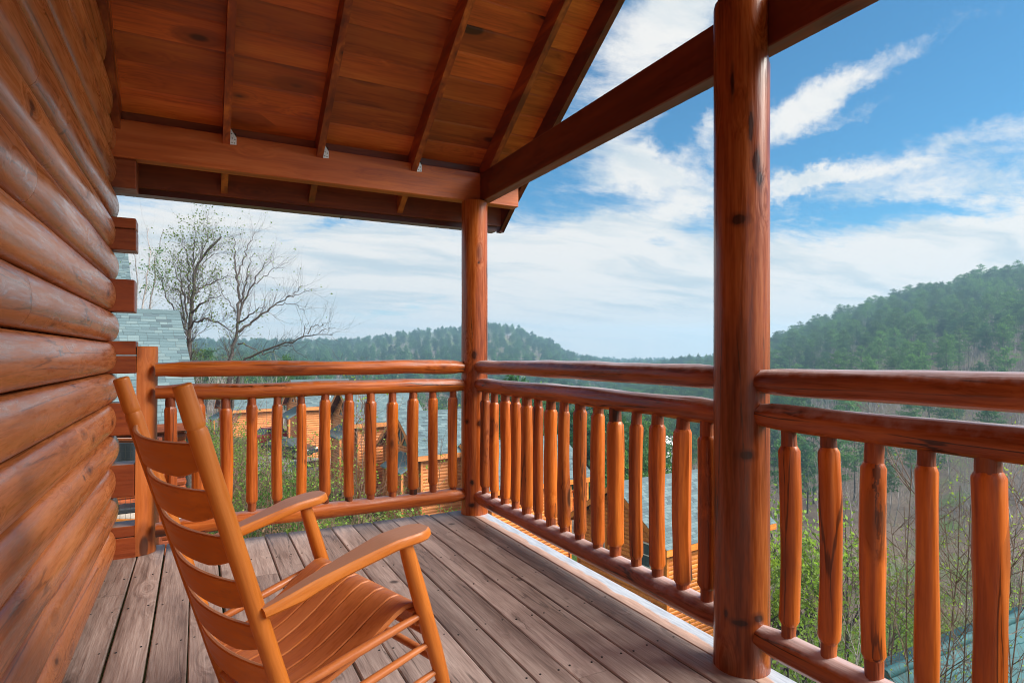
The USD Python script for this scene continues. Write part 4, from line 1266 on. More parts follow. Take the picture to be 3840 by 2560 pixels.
for r in range(35):
    x = 0.03
    while x > -9.0:
        w = 0.30 * rgn.choice([0.7, 1.0, 1.0, 1.4])
        a, b = x - w + 0.006, x
        s0, s1 = r * expo - 0.03, min(S, (r + 1.2) * expo)
        h = 0.013 * rgn.uniform(0.8, 1.7)
        v = np.array([[xx, dy * s + nrm[1] * q_, ze - 0.05 + (dz * s if True else 0) + nrm[2] * q_] for xx in (a, b) for s, q_ in ((s0, 0.002), (s0, h), (s1, 0.004), (s1, 0.002))])
        tone = int(rgn.choice(4, p=[0.34, 0.34, 0.20, 0.12]))
        if x > -2.6 and count < 300:
            part(nh, 'shingle', trimesh.Trimesh(v, quad, process=False), f'shingle_{"abcd"[tone]}')
            count += 1
        else:
            rest[tone].append(v)
        x -= w
for tone in range(4):
    v = np.concatenate(rest[tone])
    part(nh, 'shingles', trimesh.Trimesh(v, (quad[None] + (np.arange(len(rest[tone])) * 8)[:, None, None]).reshape(-1, 3), process=False), f'shingle_{"abcd"[tone]}', kind='stuff')
part(nh, 'ridge_cap', prism([(run - 0.14, zr_ - 0.12), (run, zr_ + 0.01), (run + 0.14, zr_ - 0.12)], -9.0, 0.02), 'shingle_a')
part(nh, 'fascia', box(-9.0, 0.01, -0.075, -0.05, ze - 0.24, ze - 0.04), 'trim_dark')
for j in range(22):
    z = ze - 0.15 - 0.2 * (j + 1)
    part(nh, 'log', course(-9.0, -0.35, 0.45, z, -1, 'x', 0.2), 'corner_timber')
for j in range(34):
    z = ze - 4.55 + 0.2 * j
    m = max(0.45, (z + 0.3 - ze) / ((zr_ - ze) / run))
    if m < run - 0.1:
        part(nh, 'log', course(m, 2 * run - m, -0.35, z, 1, 'y', 0.2), 'corner_timber')
# a second, taller roof of the same house farther back
off = W(489, 1043, 25)
lo = np.array([(off - np.array([NB1[0], NB1[1], 0])) @ ne, (off - np.array([NB1[0], NB1[1], 0])) @ na, off[2]])
k2 = (zr_ - ze) / run
up = rings(np.array([[[x, lo[1] - 2.2, lo[2] - 2.2 * k2], [x, lo[1] + 3.0, lo[2] + 3.0 * k2], [x, lo[1] + 3.0, lo[2] + 3.0 * k2 - 0.2], [x, lo[1] - 2.2, lo[2] - 2.2 * k2 - 0.2]] for x in (lo[0] - 8, lo[0])]))
up2 = part(nh, 'upper_roof', up, 'trim_dark')
for mi, ms in enumerate(shingle_rows(lo[0] - 3.5, lo[0] + 0.02, lo[1] - 2.2, lo[2] - 2.2 * k2, lo[1] + 3.0, lo[2] + 3.0 * k2, rgn, 0.16)):
    part(up2, 'shingles', ms, f'shingle_{"abcd"[mi]}', kind='stuff')
part(nh, 'upper_wall', box(lo[0] - 8, lo[0] - 0.4, lo[1] - 1.9, lo[1] + 6, ze - 1.0, lo[2] - 2.0 * k2 - 0.1), 'corner_timber')

# its deck, seen through the gaps between the corner timbers
nd = thing('neighbour_deck', 'small lower deck with a wire mesh railing, glimpsed between the corner timbers at left', 'deck')
DD = 13.0


def across(px0, px1, py, d):
    a, b = W(px0, py, d), W(px1, py, d)
    return a, b


def bar(px0, px1, py, d, h, w, mat, name, parent):
    a, b = across(px0, px1, py, d)
    return part(parent, name, loft(line(a, b, 2), w, h, F, (0, 0, 1), 0.004), mat)


bar(300, 590, 1646, DD, 0.05, 0.12, 'corner_timber', 'top_rail', nd)
bar(300, 590, 1955, DD, 0.11, 0.06, 'cabin_log', 'bottom_rail', nd)
for i in range(9):
    bar(300, 590, 1690 + 28 * i, DD, 0.008, 0.008, 'wire_black', 'mesh_wire', nd)
for i in range(14):
    px = 330 + 20 * i
    part(nd, 'mesh_wire', tube(line(W(px, 1660, DD), W(px, 1945, DD), 3), 0.004, 5), 'wire_black')
a, b = W(300, 1990, DD), W(588, 1990, DD)
for i in range(14):
    o = F * (0.15 + 0.15 * i)
    part(nd, 'deck_board', loft(line(a + o, b + o, 2), 0.142, 0.04, F, (0, 0, 1), 0.004), 'sand_deck')
part(nd, 'post', loft(np.array([W(592, 1640, DD), W(592, 2640, DD)]), 0.12, 0.12, R, F, 0.004), 'trim_dark')
ch = W(462, 1730, DD + 0.6)
wc = thing('wicker_chair', 'black wicker chair on the lower deck, visible through the timber gap at left', 'chair', loc=(ch[0], ch[1], a[2] + 0.02), rotz=CABIN_ROT)
hgt = W(462, 1662, DD + 0.6)[2] - a[2]
part(wc, 'backrest', loft(np.array([[-0.30 + 0.06 * s, 0.05 * math.cos(s * 0.52 - 1.56) * 2, hgt * 0.72] for s in range(11)]), 0.05, hgt * 0.55, (0, 1, 0), (0, 0, 1), 0.02), 'wicker_black', smooth=40)
part(wc, 'seat', box(-0.31, 0.31, -0.55, 0.02, 0.30, 0.42, 0.03), 'wicker_black')
for sx in (-0.30, 0.30):
    part(wc, 'armrest', loft(np.array([[sx, 0.05, 0.64], [sx, -0.3, 0.66], [sx, -0.55, 0.62]]), 0.07, 0.06, (1, 0, 0), (0, 0, 1), 0.01), 'wicker_black')
    for sy in (-0.5, 0.05):
        part(wc, 'leg', box(sx - 0.025, sx + 0.025, sy - 0.025, sy + 0.025, 0, 0.62), 'wicker_black')

# ---------------------------------------------------------------- tiled roof close below on the right
ra, rb = W(3321, 2530, 8.1), W(3840, 2304, 10.0)
rd = unit((rb - ra) * [1, 1, 0])
rn = np.array([rd[1], -rd[0], 0.0])                                    # down the slope towards the viewer's right
if rn @ F > 0:
    rn = -rn
gr = thing('teal_tiled_house', 'house close below at the bottom right corner with a wavy teal tiled roof', 'house', loc=(ra[0], ra[1], 0), rotz=math.atan2(rd[1], rd[0]))
loc_n = 1.0 if np.cross(rd, rn)[2] > 0 else -1.0
zr2 = ra[2]
L2, S2 = 9.0, 3.2
nx = 10 * int(L2 / 0.30)
for side in (1, -1):
    for r in range(14):
        s0, s1 = S2 * r / 14, S2 * (r + 1.12) / 14
        xs = np.linspace(0, L2, nx + 1)
        wave = 0.016 * np.sin(xs * 2 * np.pi / 0.30)
        kk = 0.80
        rows = []
        for s, lift in ((s0, 0.002), (s1, 0.026)):
            rows.append(np.stack([xs, 0 * xs + side * loc_n * s, zr2 - s * kk + wave * 0.8 + lift], 1))
        rows.append(np.stack([xs, 0 * xs + side * loc_n * s1, zr2 - s1 * kk + wave * 0.8 - 0.004], 1))
        v = np.concatenate(rows)
        m_ = len(xs)
        j = np.arange(m_ - 1)
        f = np.concatenate([np.concatenate([np.stack([j + b * m_, j + 1 + b * m_, j + 1 + (b + 1) * m_], 1), np.stack([j + b * m_, j + 1 + (b + 1) * m_, j + (b + 1) * m_], 1)]) for b in (0, 1)])
        t = trimesh.Trimesh(v, f, process=False)
        if t.face_normals[:m_].mean(0)[2] < 0:
            t.invert()
        part(gr, 'tile_row', t, 'tile_teal', smooth=40)
part(gr, 'ridge_roll', tube(line((-0.02, 0, zr2 + 0.015), (L2, 0, zr2 + 0.015), 3), 0.07, 12), 'tile_teal', smooth=40)
part(gr, 'gable_board', prism([(-S2, zr2 - S2 * 0.8 - 0.16), (0, zr2 - 0.16), (S2, zr2 - S2 * 0.8 - 0.16), (S2, zr2 - S2 * 0.8 - 0.01), (0, zr2 - 0.01), (-S2, zr2 - S2 * 0.8 - 0.01)], -0.03, 0.0), 'trim_dark')
part(gr, 'wall', prism([(-S2 + 0.4, zr2 - 7), (S2 - 0.4, zr2 - 7), (S2 - 0.4, zr2 - S2 * 0.8 - 0.05), (0, zr2 - 0.25), (-S2 + 0.4, zr2 - S2 * 0.8 - 0.05)], 0.5, L2), 'corner_timber')
cc = ra + rd * 4.5
KEEP.append((cc[0], cc[1], 5.5))

# ---------------------------------------------------------------- white building far down in the valley
wbp = W(2516, 1690, 125)
wbg = gz(wbp[0], wbp[1])
wb = thing('white_shed', 'small white building among the trees in the valley, between two railing spindles', 'shed', loc=(wbp[0], wbp[1], wbp[2]), rotz=CABIN_ROT - 0.2)
part(wb, 'wall', box(-3.0, 3.0, -2.0, 2.0, -6, 1.6), 'white_board')
part(wb, 'roof', prism([(-2.3, 1.45), (0, 3.0), (2.3, 1.45), (2.3, 1.6), (0, 3.15), (-2.3, 1.6)], -3.2, 3.2), 'white_board')
for yy in (-1.9, 0, 1.9):
    part(wb, 'roof_seam', prism([(-2.3, 1.61), (0, 3.16), (0, 3.22), (-2.3, 1.67)], yy - 0.05, yy + 0.05), 'grey_tin')
part(wb, 'door', box(-1.2, 1.2, -2.06, -2.0, -6, 0.3), 'grey_tin')
KEEP.append((wbp[0], wbp[1], 6.0))


# ---------------------------------------------------------------- cars
def car(name, label, paint, px, py, d, rot):
    o = W(px, py, d)
    z = gz(o[0], o[1])
    c = thing(name, label, 'car', 'cars parked in front of the cabins', loc=(o[0], o[1], z + 0.10), rotz=rot)
    prof = np.array([(-2.2, 0.35), (-2.22, 0.75), (-2.05, 0.98), (-1.5, 1.02), (1.05, 0.98), (1.95, 0.84), (2.2, 0.62), (2.2, 0.34)])
    v = []
    for y, s in ((-0.86, 0.93), (-0.80, 1.0), (0.80, 1.0), (0.86, 0.93)):
        v.append(np.stack([prof[:, 0], np.full(8, y), 0.34 + (prof[:, 1] - 0.34) * s], 1))
    part(c, 'body', rings(np.array(v)), paint, smooth=30)
    g0 = np.array([(-1.75, 0.96), (-1.25, 1.45), (0.10, 1.47), (1.00, 0.97)])
    v = [np.stack([g0[:, 0] * (1 - i * 0.04), np.array([y, y * 0.84, y * 0.84, y]), g0[:, 1]], 1) for y, i in ((-0.77, 0), (0.77, 0))]
    part(c, 'cabin_glass', rings(np.array(v)), 'car_glass')
    part(c, 'cabin_roof', box(-1.24, 0.10, -0.63, 0.63, 1.455, 1.50, 0.02), paint)
    for sx in (-1.35, 1.38):
        for sy in (-0.78, 0.78):
            w = part(c, 'wheel', tube(line((sx, sy - 0.10, 0.31), (sx, sy + 0.10, 0.31), 2), 0.31, 18), 'tyre', smooth=40)
            part(w, 'rim', tube(line((sx, sy - 0.105, 0.31), (sx, sy + 0.105, 0.31), 2), 0.19, 14), 'rim', smooth=40)
    for sy in (-0.62, 0.62):
        part(c, 'headlight', box(2.12, 2.215, sy - 0.17, sy + 0.17, 0.62, 0.74, 0.02), 'car_lamp')
        part(c, 'tail_light', box(-2.225, -2.15, sy - 0.16, sy + 0.16, 0.72, 0.90, 0.02), 'car_red')
    KEEP.append((o[0], o[1], 3.2))


car('parked_car', 'bright red car parked behind the shrubs, in front of the farthest cabins', 'car_red', 1035, 1650, 56, CABIN_ROT + 0.4)
car('parked_car', 'dark car parked just below the red car', 'car_dark', 1085, 1690, 50, CABIN_ROT - 0.9)
car('parked_car', 'pale car half hidden by green shrubs, lower right of the dark car', 'car_white', 1172, 1725, 44, CABIN_ROT + 0.2)
pk = []
for px, d in ((930, 44), (930, 68), (1260, 62), (1290, 41)):
    q_ = W(px, 1500, d)
    pk.append(q_)
n = 16
A_ = np.array([[pk[0] + (pk[3] - pk[0]) * i / n + (pk[1] - pk[0] + (pk[2] - pk[3] - pk[1] + pk[0]) * i / n) * j / n for j in range(n + 1)] for i in range(n + 1)])
A_[..., 2] = ground(A_.reshape(-1, 3)[:, :2]).reshape(n + 1, n + 1) + 0.06
t = trimesh.Trimesh(A_.reshape(-1, 3), grid_faces(n + 1, n + 1, False), process=False)
if t.face_normals[:, 2].mean() < 0:
    t.invert()
part('/World', 'parking_road', t, 'asphalt', smooth=True, kind='structure')

# ---------------------------------------------------------------- woods on the hills
rw = np.random.default_rng(99)


def scatter(px0, px1, d0, d1, spacing):
    """Random places between two picture columns and two distances, evenly spread over the land."""
    t0, t1 = (px0 - 1920) / PXF, (px1 - 1920) / PXF
    area = (t1 - t0) * (d1 ** 2 - d0 ** 2) / 2
    n = int(area / spacing ** 2)
    t = rw.uniform(t0, t1, n)
    d = np.sqrt(rw.uniform(d0 ** 2, d1 ** 2, n))
    P = EYE[:2] + d[:, None] * (F[:2] + t[:, None] * R[:2])
    key = np.floor(P / (spacing * 0.8)).astype(int)
    _, first = np.unique(key, axis=0, return_index=True)
    return P[first], d[first], 1920 + t[first] * PXF


big_pines, big_bares, rest = [], [], {'pine': [], 'bare': [], 'fpine': [], 'fbare': []}
P, D, X = scatter(2330, 4150, 100, 560, 4.4)
Z = ground(P)
patch = meshkit.fbm(np.stack([P[:, 0] / 55, P[:, 1] / 55, 0 * Z], -1), 3, 17)
order = np.argsort(D)
for i in order:
    up = np.clip((D[i] - 140) / 160, 0, 1)
    if rw.random() > 0.75 + 0.25 * up:
        continue
    isp = rw.random() < (0.26 + 0.26 * up) * (0.3 + 1.5 * patch[i])
    loc = (P[i, 0], P[i, 1], Z[i] - 0.2)
    rz, sc = rw.uniform(0, 6.28), rw.uniform(0.75, 1.12)
    if isp:
        (big_pines if len(big_pines) < 300 else rest['pine']).append((rw.integers(0, 4), loc, rz, sc * 0.98))
    else:
        (big_bares if len(big_bares) < 240 else rest['bare']).append((rw.integers(0, 3), loc, rz, sc * 0.95))
# the middle hill and the long ridge to its left, and the far end of the valley
for (a, b, d0, d1, sp, pf) in ((150, 2150, 330, 1080, 7.5, 0.42), (2050, 2760, 330, 1500, 10.0, 0.5), (2330, 4150, 560, 800, 9.0, 0.6)):
    P, D, X = scatter(a, b, d0, d1, sp)
    Z = ground(P)
    patch = meshkit.fbm(np.stack([P[:, 0] / 120, P[:, 1] / 120, 0 * Z], -1), 3, 23)
    for i in range(len(P)):
        k = 'fpine' if rw.random() < pf * (0.2 + 1.6 * patch[i]) else 'fbare'
        rest[k].append((rw.integers(0, 2), (P[i, 0], P[i, 1], Z[i] - 0.2), rw.uniform(0, 6.28), rw.uniform(0.8, 1.2)))
# the nearer woods in the valley and on the slope below the houses
P, D, X = scatter(250, 2420, 75, 330, 6.5)
Z = ground(P)
for i in range(len(P)):
    if not clear_of(*P[i], 2.0):
        continue
    u = rw.random()
    top = Z[i] + 14 * 0.9
    if X[i] < 1900 and D[i] < 105:
        k, j, sc = 'bare', rw.integers(0, 3), rw.uniform(0.55, 0.85)
    else:
        k, j, sc = ('bare', rw.integers(0, 3), rw.uniform(0.7, 1.0)) if u < 0.62 else ('pine', rw.integers(0, 4), rw.uniform(0.65, 0.95))
    rest[k].append((j, (P[i, 0], P[i, 1], Z[i] - 0.2), rw.uniform(0, 6.28), sc))

for j, loc, rz, sc in big_pines:
    copy_of(PINES[j], 'pine_tree', 'tall pine with layered dark green boughs on the wooded slope right of the valley', 'pine tree', 'pines on the right hillside', loc, rz, sc)
for j, loc, rz, sc in big_bares:
    copy_of(BARES[j], 'bare_tree', 'leafless grey tree standing on the leaf covered slope right of the valley', 'tree', 'bare trees on the right hillside', loc, rz, sc)
mass('pine_wood', 'dark green pines massed over the upper hillside and valley', 'wood', PINES, rest['pine'])
mass('bare_wood', 'grey leafless woodland massed over the hillside and valley', 'wood', BARES, rest['bare'])
mass('distant_pine_wood', 'distant hazy pines over the rounded middle hill and ridges', 'wood', PINES_FAR, rest['fpine'])
mass('distant_bare_wood', 'distant hazy leafless trees over the rounded middle hill and ridges', 'wood', BARES_FAR, rest['fbare'])

ORD = ['first', 'second', 'third', 'fourth', 'fifth', 'sixth', 'seventh', 'eighth', 'ninth', 'tenth', 'eleventh', 'twelfth', 'thirteenth', 'fourteenth', 'fifteenth']


def column(P):
    v = np.asarray(P, float) - EYE
    return 1920 + PXF * (v @ R) / (v @ F)


BARS = {'left': [column((x, 0.004, 0.5)) for x in LEFT], 'long': [column((0, y, 0.5)) for y in RIGHT1], 'near': [column((0, y, 0.5)) for y in RIGHT2[:5]]}


def gap(px):
    """In words, the gap between spindles in which a picture column lies."""
    if px < 1730:
        n = sum(b > px for b in BARS['left'])
        return f'{ORD[min(n, 12)]} gap left of slim post'
    if px < 2740:
        n = sum(b < px for b in BARS['long'])
        return f'{ORD[min(n, 14)]} gap right of slim post'
    n = sum(b < px for b in BARS['near'])
    return f'{ORD[n]} gap right of thick post'


said = {}


def single(what, px):
    """A label of its own: the kind, the gap it is seen through, and its turn within that gap."""
    key = (what, gap(px))
    said[key] = said.get(key, 0) + 1
    turn = '' if said[key] == 1 else f', {ORD[said[key] - 1]} there'
    return f'{what} in the {gap(px)}{turn}'


# single trees and shrubs that the picture shows between the railings
for px, d, top, kind in ((2150, 62, 1530, 'p'), (2210, 58, 1560, 'p'), (2262, 66, 1510, 'p'), (2330, 56, 1545, 'p'), (2385, 60, 1590, 'p'), (2420, 72, 1580, 'p'), (2100, 75, 1480, 'p'), (2045, 82, 1450, 'p'), (2470, 66, 1640, 'p'), (1960, 70, 1560, 'p'), (2300, 48, 1680, 'p'), (1930, 45, 1398, 'p'), (2440, 50, 1690, 'p'),
                         (1640, 60, 1470, 'g'), (1700, 66, 1480, 'g'), (1600, 70, 1500, 'g'), (1785, 60, 1560, 'g')):
    o = W(px, top, d)
    z = gz(o[0], o[1])
    h = o[2] - z
    src, H = (PINES[int(px) % 4], [17, 19, 15, 16][int(px) % 4]) if kind == 'p' else (GREENS[int(px) % 2], [9, 10][int(px) % 2] * 1.05)
    if kind == 'p':
        copy_of(src, 'pine_tree', single('green pine beyond the cabins', px), 'pine tree', 'pines just beyond the cabins', (o[0], o[1], z), px, max(0.4, h / H))
    else:
        copy_of(src, 'leafy_tree', single('leafy tree behind cabin roofs', px), 'tree', 'leafy trees behind the cabin roofs', (o[0], o[1], z), px, max(0.4, h / H))
for px, d, top in ((2905, 24, 1920), (2960, 27, 1870), (3035, 25, 1900), (3100, 31, 1820), (2990, 34, 1780), (3170, 36, 1850), (2925, 40, 1760), (3330, 30, 2050), (3060, 19, 2130), (2860, 33, 1850)):
    o = W(px, top, d)
    z = gz(o[0], o[1])
    copy_of(GREENS[0 if px % 2 else 1], 'leafy_tree', single('yellow green young tree', px), 'tree', 'young leafy trees below the nearest railing', (o[0], o[1], z), px * 1.3, (o[2] - z) / 9.6)
P, D, X = scatter(2750, 4100, 14, 75, 3.6)
Z = ground(P)
for i in range(len(P)):
    if clear_of(*P[i], 1.0):
        kind = rw.random()
        if kind < 0.45:
            b = int(rw.integers(0, 4))
            kb = ['leafy green', 'fresh yellow green', 'dry brown', 'tall twiggy pale green'][b]
            copy_of(BUSHES[b], 'wild_shrub', f'{kb} wild shrub on the slope below the nearest railing', 'shrub', f'{kb} shrubs below the nearest railing', (P[i, 0], P[i, 1], Z[i]), rw.uniform(0, 6), rw.uniform(0.8, 1.5))
        else:
            copy_of(BARES[rw.integers(0, 3)], 'slender_tree', 'slender leafless young tree on the slope below the nearest railing', 'tree', 'slender trees below the nearest railing', (P[i, 0], P[i, 1], Z[i]), rw.uniform(0, 6), rw.uniform(0.32, 0.62))
P, D, X = scatter(560, 2330, 12, 44, 2.1)
Z = ground(P)
for i in range(len(P)):
    if not clear_of(*P[i], 0.5):
        continue
    lim = np.interp(X[i], [560, 800, 900, 1300, 1450, 1600, 1800, 2000, 2330], [1500, 1480, 1560, 1690, 1730, 1790, 1800, 1950, 2250])
    h = EYE[2] - D[i] * (lim + rw.uniform(-40, 160) - HORIZON) / PXF - Z[i]
    if h < 0.5:
        continue
    b = int(rw.choice(4, p=[0.32, 0.30, 0.18, 0.20]))
    kb = ['leafy green', 'fresh yellow green', 'dry brown', 'tall twiggy pale green'][b]
    copy_of(BUSHES[b], 'wild_shrub', f'{kb} wild shrub on rough ground between the porch and the cabins', 'shrub', f'{kb} shrubs between the porch and the cabins', (P[i, 0], P[i, 1], Z[i]), rw.uniform(0, 6), min(1.5, h / [2.6, 2.8, 2.4, 3.4][b]))
cover = []
for a, b, d0, d1, sp in ((500, 2500, 9, 40, 0.85), (2400, 4000, 10, 30, 1.0)):
    P, D, X = scatter(a, b, d0, d1, sp)
    Z = ground(P)
    cover += [(rw.integers(0, 2), (P[i, 0], P[i, 1], Z[i]), rw.uniform(0, 6.28), rw.uniform(0.6, 1.3)) for i in range(len(P)) if clear_of(*P[i], -0.3)]
mass('undergrowth', 'low green undergrowth covering the ground below the porch', 'undergrowth', CARPET, cover)


# ---------------------------------------------------------------- trees drawn limb by limb
def limb_tree(name, label, limbs, d, seed, look='bark_near', twigs=26, leaf=None, nleaf=0, size=0.11, twig_len=0.9, fine=1.0):
    """limbs: list of (picture points, radius at the start, radius at the end, sway in depth)."""
    rg = np.random.default_rng(seed)
    t = thing(name, label, 'tree')
    tr, A, B, RA, RB, T = [], [], [], [], [], []
    for li, (pts, r0, r1, dep) in enumerate(limbs):
        pts = np.array(pts, float)
        s = np.concatenate([[0], np.cumsum(np.linalg.norm(np.diff(pts, axis=0), axis=1))])
        u = np.linspace(0, s[-1], max(5, int(len(pts) * 3.5)))
        xs_, ys_ = np.interp(u, s, pts[:, 0]), np.interp(u, s, pts[:, 1])
        dd = d + dep * u / s[-1]
        path = np.array([W(a, b, c) for a, b, c in zip(xs_, ys_, dd)])
        path[1:-1] += rg.normal(0, 0.035, (len(path) - 2, 3))
        rad_ = np.linspace(r0, r1, len(path))
        tr.append(tube(path, rad_ * (1.0 if li == 0 else 0.8), 7 if r0 > 0.03 else 5, seed + li, 0.12, 3))
        n = int(twigs * s[-1] / 400)
        for q in range(n):
            f = rg.uniform(0.15, 1) ** 0.8 * (len(path) - 1)
            k = min(int(f), len(path) - 2)
            o = path[k] + (path[k + 1] - path[k]) * (f - k)
            ax = unit(path[k + 1] - path[k])
            dr = unit(ax * 0.7 + unit(np.cross(ax, rg.normal(size=3))) * rg.uniform(0.5, 1.1) + np.array([0, 0, 0.35]))
            a, b, ra_, rb_, tips = grow(rg, o, dr, twig_len * rg.uniform(0.4, 1.1), max(0.005, rad_[k] * 0.2) * fine, 2, (2, 4), 0.8, 0.25, 0.4, 0.62, 3, 0.2)
            A.append(a); B.append(b); RA.append(ra_); RB.append(rb_); T.append(tips)
    part(t, 'trunk', cat_mesh(tr), look, smooth=60)
    part(t, 'twigs', sticks(np.concatenate(A), np.concatenate(B), np.concatenate(RA), np.concatenate(RB)), look, kind='stuff')
    if leaf:
        T = np.concatenate(T)
        q = T[rg.integers(0, len(T), nleaf)] + rg.normal(0, 0.09, (nleaf, 3))
        part(t, 'leaves', leaves(q, size, rg, 1.5), leaf, kind='stuff')
    return t


def sp(points):
    return [(400 + x * 0.44643, 780 + y * 0.44643) for x, y in points]


limb_tree('budding_tree', 'tall tree in thin fresh leaf beside the teal roof, several stems rising from its trunk', [
    (sp([(700, 2700), (700, 1900), (690, 1280), (690, 1060), (715, 860), (735, 640), (755, 500), (780, 440), (860, 350), (965, 240)]), 0.19, 0.035, 0.5),
    (sp([(735, 640), (730, 480), (735, 330), (740, 160)]), 0.05, 0.010, 0.6),
    (sp([(715, 880), (800, 800), (900, 755), (965, 735)]), 0.07, 0.014, -0.6),
    (sp([(735, 710), (850, 640), (960, 600), (1030, 565)]), 0.06, 0.012, 0.8),
    (sp([(690, 1010), (745, 960), (820, 930), (880, 940), (970, 985), (1075, 1055)]), 0.065, 0.018, -1.0),
    (sp([(690, 800), (690, 650), (690, 480), (650, 330), (640, 250)]), 0.06, 0.010, 0.8),
    (sp([(680, 900), (640, 700), (600, 560), (560, 450)]), 0.05, 0.010, -0.8),
    (sp([(660, 1000), (630, 800), (620, 600), (625, 430)]), 0.045, 0.010, 0.7),
    (sp([(690, 1100), (640, 960), (560, 830), (480, 690), (465, 580)]), 0.05, 0.012, 0.5),
    (sp([(780, 440), (850, 250), (860, 110)]), 0.03, 0.008, 0.3),
    (sp([(760, 520), (880, 400), (1000, 370)]), 0.03, 0.008, 0.9),
    (sp([(700, 760), (560, 680), (460, 640)]), 0.03, 0.008, -0.5)], 26, 5, twigs=46, leaf='leaf_sparse', nleaf=3000, size=0.085)
limb_tree('leaning_bare_tree', 'leaning bare tree with long forking limbs, right of the thinly leafed tree', [
    (sp([(1000, 2700), (1010, 1900), (1040, 1270), (1070, 1140), (1100, 1030), (1110, 940), (1130, 850), (1165, 760), (1215, 660), (1240, 590), (1325, 470)]), 0.17, 0.014, 0.4),
    (sp([(1105, 960), (1110, 760), (1095, 600), (1085, 480), (1080, 300), (1055, 225)]), 0.085, 0.010, 0.9),
    (sp([(1130, 840), (1150, 700), (1175, 620), (1195, 500), (1245, 370)]), 0.055, 0.008, -0.6),
    (sp([(1095, 600), (1140, 480), (1170, 370), (1210, 270), (1245, 195)]), 0.045, 0.008, 0.5),
    (sp([(1110, 970), (1200, 900), (1265, 850), (1330, 815)]), 0.055, 0.010, -0.5),
    (sp([(1110, 1040), (1230, 945), (1320, 880), (1410, 820), (1530, 740), (1650, 650)]), 0.075, 0.010, 0.6),
    (sp([(1420, 815), (1480, 800), (1560, 805), (1665, 862)]), 0.026, 0.006, 0.3),
    (sp([(1510, 750), (1600, 730), (1725, 680)]), 0.026, 0.006, -0.3),
    (sp([(1215, 660), (1300, 590), (1400, 510), (1500, 455)]), 0.030, 0.006, 0.4),
    (sp([(1085, 880), (1020, 780), (950, 680), (930, 640)]), 0.03, 0.008, 0.3),
    (sp([(1100, 1140), (1180, 1150), (1250, 1200), (1310, 1260)]), 0.04, 0.010, -0.4)], 25, 9, twigs=26, leaf='leaf_sparse', nleaf=260, size=0.075)
limb_tree('low_bare_branch', 'long dark leafless bough reaching right, low above the far left railing', [
    (sp([(960, 2500), (1050, 1600), (1165, 1275), (1300, 1200), (1420, 1150), (1530, 1130), (1600, 1090), (1680, 1072), (1790, 1055), (1900, 1065)]), 0.11, 0.012, 0.5),
    (sp([(1690, 1060), (1700, 1030), (1730, 1000), (1800, 985), (1880, 955)]), 0.03, 0.007, 0.2),
    (sp([(1650, 1075), (1660, 1010), (1700, 960)]), 0.025, 0.006, 0.2),
    (sp([(1300, 1200), (1330, 1230), (1450, 1170), (1560, 1150), (1590, 1210), (1680, 1250)]), 0.03, 0.007, 0.2),
    (sp([(1780, 1050), (1850, 1020), (1920, 1005)]), 0.02, 0.006, 0.2)], 24, 14, look='bark_dark', twigs=22)
for q, (pts, lab) in enumerate(((([(265, 1700), (258, 600), (240, 380), (170, 330)]), 'thin bare trunk beside the corner timbers, nearest the house wall'),
                                (([(280, 1500), (300, 850), (345, 560), (370, 400), (345, 250), (350, 170)]), 'thin forked tree left of the budding tree'),
                                (([(350, 1500), (362, 850), (400, 560), (415, 400), (480, 180)]), 'thin dark pine with sparse tufts left of the budding tree'))):
    t = limb_tree('thin_tree', lab, [(sp(pts), 0.10, 0.02, 0.6)], 40 + 2 * q, 30 + q, look='bark_grey', twigs=16, twig_len=1.5)
    if q:
        rg = np.random.default_rng(60 + q)
        c = [(330, 470), (420, 400), (400, 510), (430, 660), (370, 690), (450, 370), (480, 360)] if q == 1 else [(480, 530), (500, 470), (400, 500), (460, 600), (420, 560)]
        pts_ = np.concatenate([W(*sp([s])[0], 40 + 2 * q) + rg.normal(0, 1, (20, 3)) * [0.5, 0.5, 0.12] for s in c])
        part(t, 'needle_tufts', leaves(pts_, 0.24, rg, 3.0, 1.0), 'pine_needles', kind='stuff')

# saplings: thin stems with buds, near the porch
rs = np.random.default_rng(31)


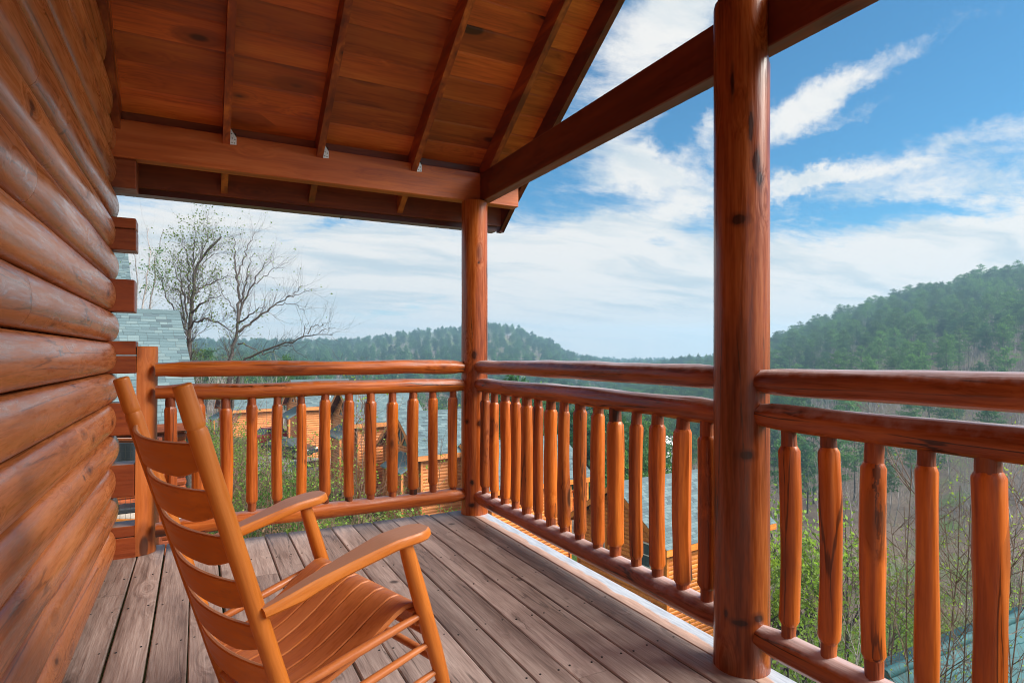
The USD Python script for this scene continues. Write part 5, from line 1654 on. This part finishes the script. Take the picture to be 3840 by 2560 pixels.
def sapling(label, group, px, top, d, lean, seed, leafn=170, forks=3):
    rg = np.random.default_rng(seed)
    o = W(px, top, d)
    z = gz(o[0] - lean * R[0], o[1] - lean * R[1])
    base = np.array([o[0] - lean * R[0], o[1] - lean * R[1], z - 0.2])
    path = line(base, o, 9)
    path[1:-1] += rg.normal(0, 0.05, (7, 3))
    t = thing('sapling', label, 'sapling', group)
    h = o[2] - z
    parts_, A, B, RA, RB, T = [tube(path, np.linspace(0.020, 0.004, 9), 6, seed, 0.1, 4)], [], [], [], [], []
    for q in range(int(10 + forks * 4)):
        f = rg.uniform(0.30, 0.98) * 8
        k = min(int(f), 7)
        p = path[k] + (path[k + 1] - path[k]) * (f - k)
        a = rg.uniform(0, 6.28)
        dr = unit(np.array([math.cos(a), math.sin(a), rg.uniform(0.7, 1.6)]))
        a_, b_, ra_, rb_, tips = grow(rg, p, dr, h * 0.085 * rg.uniform(0.5, 1.2), 0.0065, 2, (2, 3), 0.7, 0.15, 0.45, 0.62, 4, 0.2)
        A.append(a_); B.append(b_); RA.append(np.maximum(ra_, 0.0016)); RB.append(np.maximum(rb_, 0.0014)); T.append(np.concatenate([tips, b_[::2]]))
    part(t, 'stem', cat_mesh(parts_), 'twig_brown', smooth=60)
    part(t, 'twigs', sticks(np.concatenate(A), np.concatenate(B), np.concatenate(RA), np.concatenate(RB)), 'twig_brown', kind='stuff')
    T = np.concatenate(T)
    part(t, 'buds', leaves(T[rg.integers(0, len(T), leafn)] + rg.normal(0, 0.012, (leafn, 3)), 0.034 if d < 13 else 0.06, rg, 1.5), 'leaf_bud', kind='stuff')


for i, (px, top, d, lean) in enumerate(((3420, 1740, 7.5, 0.1), (3390, 1900, 8.5, -0.5), (3470, 1800, 7.0, 0.5), (3340, 1960, 9.5, -0.3), (3600, 1820, 7.2, 0.6), (3540, 1930, 8.0, -0.2), (3640, 1890, 6.6, 0.7), (3760, 1830, 7.5, 0.8), (3810, 1980, 6.8, 0.5), (3260, 2020, 10.0, -0.2), (3190, 1970, 12.0, 0.2), (3700, 2050, 6.5, 0.3), (3500, 2060, 6.4, -0.4), (3860, 1760, 8.0, 0.9), (3120, 2080, 13.0, 0.3))):
    sapling(single('reddish budding sapling', px), 'saplings below the nearest railing', px, top, d, lean, 200 + i)
for i, (px, top, d, lean) in enumerate(((1335, 1440, 13.0, 0.1), (1350, 1470, 13.4, -0.3), (1370, 1490, 13.2, 0.3), (1395, 1500, 12.6, 0.5), (1310, 1560, 13.0, -0.4), (1130, 1560, 14.0, 0.2), (1185, 1620, 14.5, 0.1), (1025, 1600, 14.0, 0.4), (1655, 1650, 15.0, 0.1), (1530, 1700, 14.0, -0.2), (1000, 1500, 16.0, -0.3), (940, 1520, 15.0, 0.2))):
    sapling(single('thin budding sapling', px), 'saplings in front of the cabins', px, top, d, lean, 300 + i, 150)

# ---------------------------------------------------------------- air
zlo, zhi = float(ZZ.min()) - 1.0, float(ZZ.max()) + 24
air = trimesh.creation.box((2940, 2940, zhi - zlo))
air.apply_translation((EYE[0], EYE[1], (zlo + zhi) / 2))
g = Graph()
pv = g.add('principled_volume', 'volume', color=(0.48, 0.77, 1.0), density=HAZE, anisotropy=0.2)
LOOK['haze'] = g.done('/World/Looks/haze', volume=pv)
if HAZE > 0:
    part('/World', 'haze', air, 'haze', kind='stuff', label='thin blue haze over the valley and hills', cat='haze')
